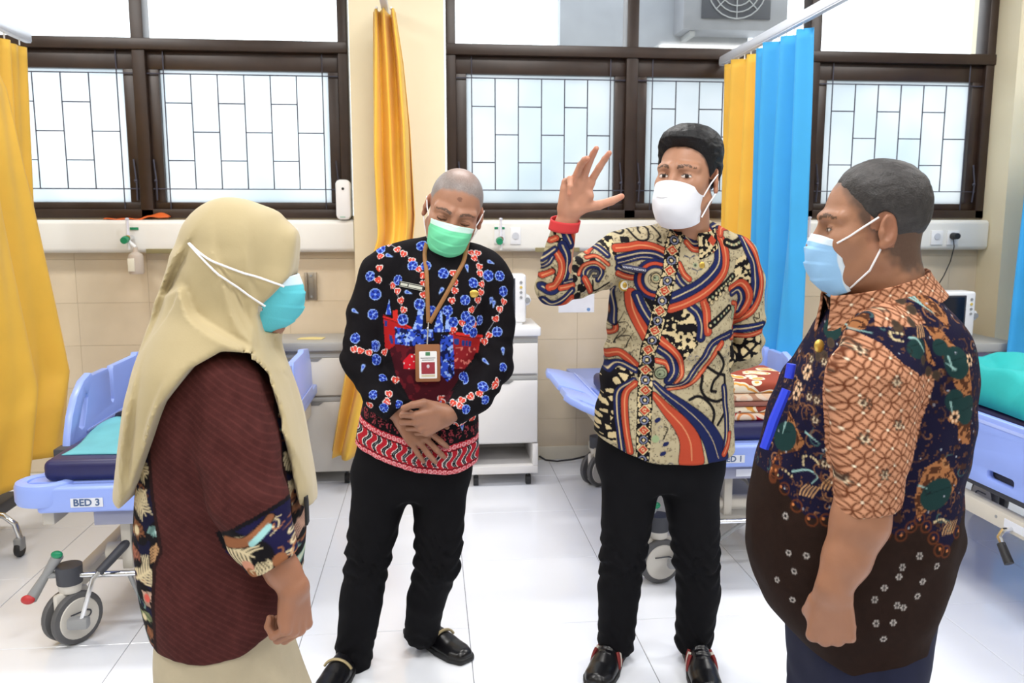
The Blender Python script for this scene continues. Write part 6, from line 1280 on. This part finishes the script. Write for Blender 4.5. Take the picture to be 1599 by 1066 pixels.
    def fold(p):
        o = np.zeros(len(p)); q = p[:, [0, 2]]
        for C, sd, am, w in FLc:
            d = np.full(len(p), 9.); sg = np.zeros(len(p)); tt = np.zeros(len(p)); n = len(C) - 1
            for k, (a_, b_) in enumerate(zip(C[:-1], C[1:])):
                ab = b_ - a_; t = np.clip((q - a_) @ ab / (ab @ ab + 1e-9), 0, 1); r = q - a_ - t[:, None] * ab; dd = np.hypot(*r.T); x = dd < d; d[x] = dd[x]; sg[x] = (ab[0] * r[:, 1] - ab[1] * r[:, 0])[x] / (np.hypot(*ab) + 1e-9); tt[x] = (k + t[x]) / n
            env = np.sin(np.clip(tt, .06, .94) * math.pi) ** .5; s_ = sg * sd * -1; st = np.clip(s_ / .006, -1, 1); o += env * 1.55 * am * np.where(s_ > 0, np.exp(-d / w) * st, .55 * np.exp(-d / (w * .5)) * st)
        return o * np.clip((Y + .02 - p[:, 1]) / .04, 0, 1)
    def fh(p):
        q = H.loc(p); d = H.skull(q) - .017; ab = np.column_stack([p[:, 0], Y + np.abs(p[:, 1] - Y), p[:, 2]])
        d = smin(d, sd_rc(p, H.w(0, .045, .088), at(453, 371, Y), .03, .017), .03); d = smin(d, sd_rc(ab, at(448, 380, Y + .015), at(436, 438, Y + .042), .026, .024), .03); d = smin(d, sd_rc(ab, at(436, 438, Y + .042), at(405, 485, Y + .045), .024, .02), .03)
        d = smin(d, sd_rc(p, H.w(0, -.03, -.03), at(345, 500, Y), .09, .10), .03); L = sd_loft(p, Sc, 2.1, .02); D = smin(d, L, .035)
        D = smax(D, (p[:, 0] - np.interp(p[:, 2], fez, fex)) / np.sqrt(1 + np.interp(p[:, 2], fez, fsl) ** 2) - 9. * (p[:, 2] < z52), .006)
        D = D - fold(p) + .003 * vnoise(p * (1, 1, .5), 16, 5) + .004 * vnoise(p * (1, 1, .35), 9, 6)
        return smax(D, (np.interp(p[:, 0], ex, ezz) - p[:, 2]) / np.sqrt(1 + np.interp(p[:, 0], ex, esl) ** 2), .014)
    Ms = mat('beige_scarf', lin(178, 162, 122), .7, var=.04, scale=10, bump=.05, bscale=300, sheen=.25)
    sc = cloth('headscarf', fh, V(-.8, 1.45, .75), V(-.1, 2.0, 1.55), .0065, 1, None, Ms, R, 'beige headscarf falling over shoulders')
    # mask and its straps over the scarf
    cb = lin(96, 196, 210)
    mk = mask_sheet(H, [(.108, .004), (.124, -.030), (.125, -.064), (.109, -.096), (.078, -.122)], (.068, .056), (-.016, -.106), (.046, .024), M_mask, R, .003, col=cb, colw=lin(206, 228, 240), label='turquoise pleated mask')
    fy = lambda x, y: (lambda q, yy: V(q[0], (yy if yy < 1.76 else 1.65) - .002, q[2]))(at(x, y, 1.62), frontY(fh, at(x, y, 1.62)[0], at(x, y, 1.62)[2], 1.3))
    for pts in (((440, 449), (410, 437), (375, 424), (340, 410), (312, 395), (290, 380)), ((410, 480), (380, 455), (345, 428), (315, 402), (290, 382))):
        w = [fy(x, y) + V(0, -.004, 0) for x, y in crom(pts, 4)];         MB().tube(w, .0021, 6).build('strap', M_loop, mk)
    bk = fy(288, 381); MB().tube([bk, V(bk[0] - .012, Y - .04, bk[2] + .004), V(bk[0] - .016, Y, bk[2] + .006), V(bk[0] - .012, Y + .04, bk[2] + .004)], .002, 6).build('strap', M_loop, mk)
    pn = fy(401, 484); MB().lathe([(.001, -.003), (.006, -.003), (.007, 0), (.001, .001)], pn, 'Y', 14).build('scarf_pin', M_chrome, sc)
    tg = at(479, 795, 1.66); MB().box((tg[0] - .003, tg[1] - .012, tg[2] - .03), (tg[0] + .003, tg[1] + .012, tg[2] + .03), .001).build('tag', M_dark, R)
    return R
woman()
def man_brown():
    Y = 1.55; R = empty('person', (.87, Y, 0), 'person in brown batik short-sleeved shirt, side on at right, pale blue mask', 'person')
    H = Head(at(1358, 355, Y), (-.945, .30, -.07), (-.02, 0, 1), .99); b = H.c; nb = at(1392, 455, Y)
    neck = rcs((H.w(0, -.028, -.04), .060), (H.w(0, -.034, -.11), .062), (nb + V(.0, 0, -.04), .074)); jowl = lambda p: sd_el(H.loc(p), (0, .025, -.095), (.052, .05, .03))
    def hd(p): return smin(smin(H.sdf(p), neck(p), .03), jowl(p), .03)
    hm = nets(lambda p: smax(hd(p), (b[2] - .23) - p[:, 2], .004), b - V(.2, .2, .26), b + V(.22, .2, .17), .0026)
    Wp = at(1301, 925, 1.325); hf = hand_sdf(Wp, at(1297, 990, 1.325) - Wp, V(-.8, .55, 0), V(.5, .85, 0), .98, [(62, 80, 50), (66, 84, 50), (66, 84, 50), (62, 80, 50)], spread=(.05, .01, -.03, -.07), thumb=((.8, .35, .5), (.75, -.1, .7), (.5, -.35, .8)))
    fa = rcs((Wp + V(0, 0, .01), .031), (at(1322, 872, 1.33), .040), (at(1343, 815, 1.335), .0485), (at(1352, 760, 1.345), .050)); hn = nets(union([hf, fa], [.016]), np.minimum(hf.lo, at(1290, 920, 1.28)), np.maximum(hf.hi, at(1400, 770, 1.4)), .0026)
    low = nets(union([rcs((nb, .06), (at(1370, 600, Y), .12), (at(1330, 930, Y), .13)), rcs((V(.88, 1.47, .6), .07), (V(.9, 1.47, .1), .04)), rcs((V(.88, 1.63, .6), .07), (V(.9, 1.63, .1), .04)), rcs((at(1365, 580, 1.72), .05), (at(1345, 780, 1.76), .045), (at(1290, 930, 1.76), .03))], [.03] * 3), V(.55, 1.2, 0), V(1.25, 1.95, 1.35), .02)
    def pf(p):
        c = paint_head(H, p, SK3, brow=lin(50, 38, 30), stub=lin(58, 50, 46), hairline=[-.10, -.092, -.07, -.03, .0, .035, .085, .108, .13], bald=0., fuzz=.035, lidh=.0036, dens=.8); far = p[:, 2] < b[2] - .3; c[far] = np.array(lin(150, 106, 82)) * skin_noise(p[far])[:, None] * (1 - .1 * np.clip(vnoise(p[far], 50, 4), 0, 1))[:, None]; return c
    skinmesh(R, [hm, hn, low], pf)
    HLd = [-.085, -.075, -.05, -.012, .016, .055, .088, .106, .13]; th = lambda q: .0055 + .006 * np.clip((q[:, 2] - .03) / .06, 0, 1) * np.clip((.05 - q[:, 1]) / .05, 0, 1) - .003 * np.clip(-(q[:, 2] + .02) / .04, 0, 1)
    hr = cloth('hair', hair_sdf(H, th, HLd, .0012, .05), b - .18, b + .18, .0046, 1, lambda p, n: np.array(lin(38, 35, 35)) * (1 + .5 * vnoise(p * (1, 2.0, .6), 190, 3) + .6 * np.clip(vnoise(p, 60, 5), 0, 1))[:, None].clip(.3), mat('greying_hair', (1, 1, 1), .55, attr='Col', var=.3, scale=90, bump=.4, bscale=300), R)
    cb = lin(150, 196, 238)
    mk = mask_sheet(H, [(.108, -.004), (.119, -.030), (.121, -.062), (.108, -.10), (.078, -.132)], (.060, .050), (-.022, -.118), (.066, .046), M_mask, R, .0035, col=cb, colw=lin(216, 232, 246), label='pale blue pleated mask')
    MB().tube([H.w(.065, .071, -.024), H.w(.0745, .05, -.012), H.w(.082, .028, .003), H.w(.084, .0, .02)], .0019, 6).build('ear_loop', M_loop, mk); MB().tube([H.w(.051, .046, -.112), H.w(.0785, .016, -.078), H.w(.080, -.004, -.038)], .0019, 6).build('ear_loop', M_loop, mk)
    # shirt
    S = [sec(y, l, r, Y, bb) for y, l, r, bb in ((1050, 1262, 1398, .150), (985, 1232, 1424, .165), (940, 1200, 1440, .172), (880, 1179, 1464, .178), (820, 1177, 1475, .182), (760, 1187, 1470, .182), (700, 1201, 1482, .182), (640, 1216, 1494, .184), (580, 1244, 1496, .184), (540, 1272, 1493, .178), (505, 1292, 1478, .160), (475, 1312, 1456, .125), (450, 1345, 1440, .09))]
    ar = rcs(pr(1385, 545, 1.43, .075), pr(1368, 600, 1.392, .080), pr(1362, 700, 1.36, .070), pr(1350, 795, 1.335, .0535)); far_ = rcs(pr(1385, 545, 1.67, .075), pr(1365, 600, 1.71, .078), pr(1350, 790, 1.76, .056))
    cz = at(1345, 790, 1.335)[2]; hz = [at(x, y, Y) for x, y in ((1170, 920), (1197, 946), (1240, 986), (1285, 1004), (1330, 1018), (1410, 1030))]; hx = [q[0] for q in hz]; hzz = [q[2] for q in hz]; wv = at(1465, 745, Y)
    def f(p):
        A = smax(smin(ar(p), far_(p), .01), cz + .05 * (p[:, 0] - .85) - p[:, 2], .003); D = smin(sd_loft(p, S, 2.25, .02), A, .012)
        D = D + .007 * vnoise(p * (1, 1, .45), 9, 24) + .004 * vnoise(p, 22, 8) + .005 * np.exp(-(np.linalg.norm(p - wv, axis=1) / .12) ** 2) * np.sin(p[:, 2] * 80 + 30 * p[:, 0]) + .003 * np.exp(-(np.linalg.norm(p - at(1370, 540, 1.4), axis=1) / .09) ** 2) * np.sin(p[:, 0] * 110)
        return smax(D, np.interp(p[:, 0], hx, hzz) - p[:, 2], .004)
    KB, KL, DB, NB, GD, TL = lin(190, 138, 108), lin(92, 48, 27), lin(35, 22, 17), lin(19, 17, 43), lin(156, 104, 66), lin(24, 52, 52)
    def kawung(P, i, a=.0205, rot=.12):
        c, s = math.cos(rot + math.pi / 4), math.sin(rot + math.pi / 4); q = P.uv[i] @ np.array([[c, -s], [s, c]]); P.c[i] = KB; g = np.round(q / a)
        dm = np.full(len(i), 9.)
        for dx in (-1, 0, 1):
            for dy in (-1, 0, 1): r = np.hypot(*(q - (g + (dx, dy)) * a).T); dm = np.minimum(dm, np.abs(r - a / math.sqrt(2) * 1.0))
        P.mix(i, dm - .0014, KL); fl = np.floor(q / a); ctr = np.hypot(*(q - (fl + .5) * a).T); o = (fl.sum(1) % 2) == 0; P.mix(i[o], ctr[o] - .0019, lin(240, 226, 200))
    def star(P, o, r, ink, core): P.star(o, r, ink, core)
    def paint(p, n):
        isarm = (ar(p) < .012) & (p[:, 1] < 1.47); SS = np.asarray(S, float)[::1]; so = SS[np.argsort(SS[:, 0])]
        def axis(z): r = herm(np.atleast_1d(z), so[:, 0], so[:, 1:]); return r[:, 0], np.maximum(r[:, 2], .05), np.maximum(r[:, 3], .05)
        cx, ca, cb_ = axis(p[:, 2]); ang = np.arctan2((p[:, 0] - cx) / ca, -(p[:, 1] - Y) / cb_); uv = np.column_stack([np.where(isarm, p[:, 0], cx + ca * ang), p[:, 2]])     # cloth unrolled round the trunk
        def wrap(g):
            def h(*pts): q = g(*pts); c_, a_, _ = axis(q[:, 1]); return np.column_stack([c_ + a_ * np.arcsin(np.clip((q[:, 0] - c_) / a_, -.98, .98)), q[:, 1]])
            return h
        P = Paint(uv, DB, p, n); a0_, c0_ = mpx(1170, 410, 4.265, 1.44), mpx(1160, 640, 4.1, 1.42); a, c = wrap(a0_), wrap(c0_); ka = mpx(1170, 410, 4.265, 1.32); kc = mpx(1160, 640, 4.1, 1.29)
        P.c *= (1 + .12 * vnoise(p, 120, 3))[:, None]; al = np.arange(len(p))
        lb = c((-50, 520), (60, 500), (165, 470), (260, 405), (350, 555), (440, 700), (570, 650), (700, 700), (920, 740), (1035, 640), (1130, 765), (1210, 850), (1400, 600)); lo_ = np.argsort(lb[:, 0]); ub = np.nonzero((p[:, 2] > np.interp(uv[:, 0], lb[lo_, 0], lb[lo_, 1])))[0]
        P.c[ub] = NB; B = Paint(P.uv, NB, p, n); B.speck(al, .014, lin(58, 36, 30), .2, 9); B.speck(al, .006, lin(84, 56, 44), .14, 12)
        B.curls(ub, 260, [lin(120, 80, 54), lin(150, 104, 70), lin(90, 60, 44), lin(60, 90, 92), lin(130, 90, 60)], .018, .0026, 6)
        # brown foliage fields with fine line filler
        for q in (a((420, 700), (520, 620), (680, 400), (840, 240), (780, 420), (640, 560), (470, 700)), a((1080, 400), (1180, 420), (1330, 640), (1380, 900), (1330, 1066), (1180, 1000), (1240, 800), (1150, 600)), a((1100, 180), (1200, 200), (1300, 330), (1250, 430), (1180, 330)), c((230, 100), (300, -40), (370, 80), (470, 230), (440, 300), (330, 380), (240, 420)), c((1060, 320), (1190, 250), (1290, 420), (1230, 520), (1120, 560), (1010, 640), (1000, 520)), c((1290, 60), (1390, -60), (1390, 200), (1300, 180)), a((220, 1060), (270, 950), (330, 1066)), a((1020, 470), (1070, 560), (1100, 650), (1020, 600))):
            i = B.poly(q, lin(74, 42, 26)); B.speck(i, .0065, GD, .55, 2)
        for g, o, r, s_ in ((a, (590, 480), .022, .8), (a, (1250, 620), .026, 1.2), (a, (960, 510), .022, .8), (c, (310, 240), .032, .9), (c, (1150, 490), .036, .8), (a, (1340, 940), .026, 1.1), (a, (1230, 870), .02, 1.), (a, (1150, 520), .016, 1.)): B.disc(g(o)[0], r, TL, sq=s_, rot=.5); B.stroke([g(o)[0] + V(-r * .7, 0), g(o)[0] + V(r * .7, r * .3)], .0018, lin(14, 34, 36), smooth=False)
        lt = lin(150, 190, 186)
        for g, pts in ((a, ((1075, 215), (1120, 260), (1190, 330))), (a, ((1120, 230), (1150, 290))), (a, ((1190, 590), (1215, 680))), (a, ((1230, 670), (1170, 630))), (a, ((920, 460), (960, 470), (1000, 550))), (a, ((560, 480), (610, 430))), (c, ((210, 190), (280, 185))), (c, ((225, 160), (265, 235))), (c, ((400, 440), (460, 405), (500, 430), (470, 480))), (c, ((480, 170), (520, 220))), (c, ((1030, 430), (1080, 450))), (a, ((1200, 880), (1215, 960))), (a, ((740, 420), (780, 440)))): B.stroke(g(*pts), .0034, lt, .001)
        for g, pts in ((a, ((890, 440), (840, 430), (840, 470), (880, 480))), (c, ((510, 350), (490, 325), (450, 330), (445, 380))), (c, ((395, 470), (370, 445), (335, 465), (350, 490))), (c, ((1210, 670), (1180, 650), (1135, 665)))):
            for o in crom(g(*pts), 3): B.disc(o, .0021, CR)
        for g, o, k in ((a, (1010, 430), 4), (c, (440, 540), 5), (c, (1220, 720), 5), (c, (540, 470), 3)):
            o = g(o)[0]
            for t in range(k): B.stroke([o + V(-.012 + .006 * t, -.008), o + V(-.008 + .007 * t, .004), o + V(.002 + .006 * t, .014)], .0022, lin(206, 160, 110), .001)
        rs = np.random.RandomState(5)
        for _ in range(90): o = V(rs.uniform(.55, 1.25), rs.uniform(.85, 1.35)); B.disc(o, .0016, lin(170, 176, 190))
        for o in ((275, 790), (335, 770), (375, 890), (300, 930), (1365, 610), (1240, 980)): star(B, a(o)[0], .0085, lin(222, 186, 150), BK)
        B.curls(ub, 160, [lin(150, 104, 70), lin(30, 22, 24), lin(176, 130, 90), lin(20, 18, 30)], .012, .0018, 8)
        P.c[ub] = B.c[ub]
        for o in crom(lb, 2): P.disc(o, .0125, KL, .0095); P.disc(o, .0025, lin(206, 128, 76))
        for o in ((195, 615), (165, 705), (138, 730), (215, 840), (165, 865), (90, 815), (348, 725), (262, 752), (425, 932), (348, 952), (98, 955), (120, 940), (200, 1055), (262, 1045), (545, 805), (1035, 870), (935, 938), (1150, 945), (1065, 1035), (260, 590), (820, 1075), (905, 1000), (760, 1150), (905, 1180), (370, 1060), (310, 1160), (190, 1150), (1040, 1130), (950, 1200), (880, 1290), (770, 1290), (820, 1400), (560, 1300), (380, 1250), (640, 1420)): (abs((c0_(o)[0][0] - axis(c0_(o)[0][1])[0][0]) / axis(c0_(o)[0][1])[1][0]) < .93) and star(P, c(o)[0], .0046, lin(190, 184, 180), BK)
        # sleeve and yoke: interlaced circles
        sl = isarm & (p[:, 2] < a0_((0, 700))[0][1]); i1 = np.nonzero(sl)[0]; cap = P.poly(ka((400, 770), (560, 655), (700, 530), (880, 490), (960, 560), (1050, 680), (1150, 745), (1160, 900), (480, 900)))
        i = np.union1d(i1, cap[isarm[cap]]); kawung(P, i); y1 = P.poly(a((850, 230), (1000, 195), (1080, 300), (1100, 390), (800, 400))); kawung(P, y1)
        for o in ((540, 665), (615, 650), (665, 565), (985, 600), (1045, 680), (1105, 700), (880, 378), (970, 370), (1030, 250), (1060, 310)): P.disc(a(o)[0], .0088, lin(70, 56, 44)); P.disc(a(o)[0], .006, lin(58, 48, 40))
        for g, o in ((ka, (845, 610)), (ka, (975, 790)), (ka, (780, 945)), (ka, (520, 780)), (ka, (595, 1030)), (ka, (660, 770)), (kc, (655, 205)), (kc, (905, 410)), (kc, (712, 487)), (kc, (1035, 105)), (kc, (830, 210)), (kc, (605, 65)), (a, (895, 285))):
            o = g(o)[0]; star(P, o, .0078, lin(72, 54, 44), lin(60, 30, 20)); star(P, o, .0042, lin(214, 196, 166), BK); P.stroke([o, o + V(.006, .014)], .004, lin(60, 44, 36), .001, smooth=False)
        P.stroke(ka((770, 700), (720, 715), (715, 740), (740, 735)), .0016, KL); P.stroke(kc((640, 560), (700, 590), (690, 560)), .0016, KL); return np.clip(P.c, 0, 1)
    sh = cloth('shirt', f, V(.5, 1.2, .45), V(1.3, 1.92, 1.4), .0104, 2, paint, M_print, R, 'dark brown and navy batik shirt with tan interlaced-circle sleeves')
    def cp(p, n): P = Paint(np.column_stack([p[:, 0], p[:, 2] + .4 * p[:, 1]]), KB); kawung(P, np.arange(len(p))); return P.c
    collar('collar', nb + V(-.02, .0, -.042), V(-.26, 0, 1), (-1, .0, 0), (.082, .097), .062, .052, .085, 12, cp, M_print, R, out=.014)
    fy = lambda x, y, o=.002: (lambda q: V(q[0], frontY(f, q[0], q[2], 1.1) - o, q[2]))(at(x, y, 1.5))
    MB().ball(at(1279, 540, 1.49), (.010, .006, .013), 7).build('gold_pin', M_gold, sh)
    Mb = mat('royal_blue', lin(40, 64, 214), .4)
    l0, l1 = at(1228, 608, 1.46), at(1193, 700, 1.46)
    ln = MB().tube([l0, (l0 + l1) / 2 + V(-.002, 0, 0), l1], [.0085, .0095, .0085], 6).build('card_lanyard', Mb, R, label='royal blue lanyard seen edge on')
    MB().tube([at(1236, 568, 1.5), at(1232, 590, 1.5)], .009, 10).build('lanyard_reel', Mb, R)
    pants(R, [(.44, .86, Y, .115, .11), (.56, .875, Y, .122, .145), (.75, .89, Y, .13, .15)], [[(V(.865, 1.475, .60), .098), (V(.875, 1.47, .42), .075), (V(.885, 1.47, .07), .062)], [(V(.865, 1.625, .60), .098), (V(.875, 1.63, .42), .075), (V(.885, 1.63, .07), .062)]], mat('navy_trousers', lin(24, 28, 52), .8, var=.15, scale=20, spec=.25), h=.014)
    shoe(R, V(.70, 1.46, 0), V(.95, 1.47, 0), M_leather, w=.05); shoe(R, V(.70, 1.62, 0), V(.95, 1.63, 0), M_leather, w=.05)
    return R
man_brown()
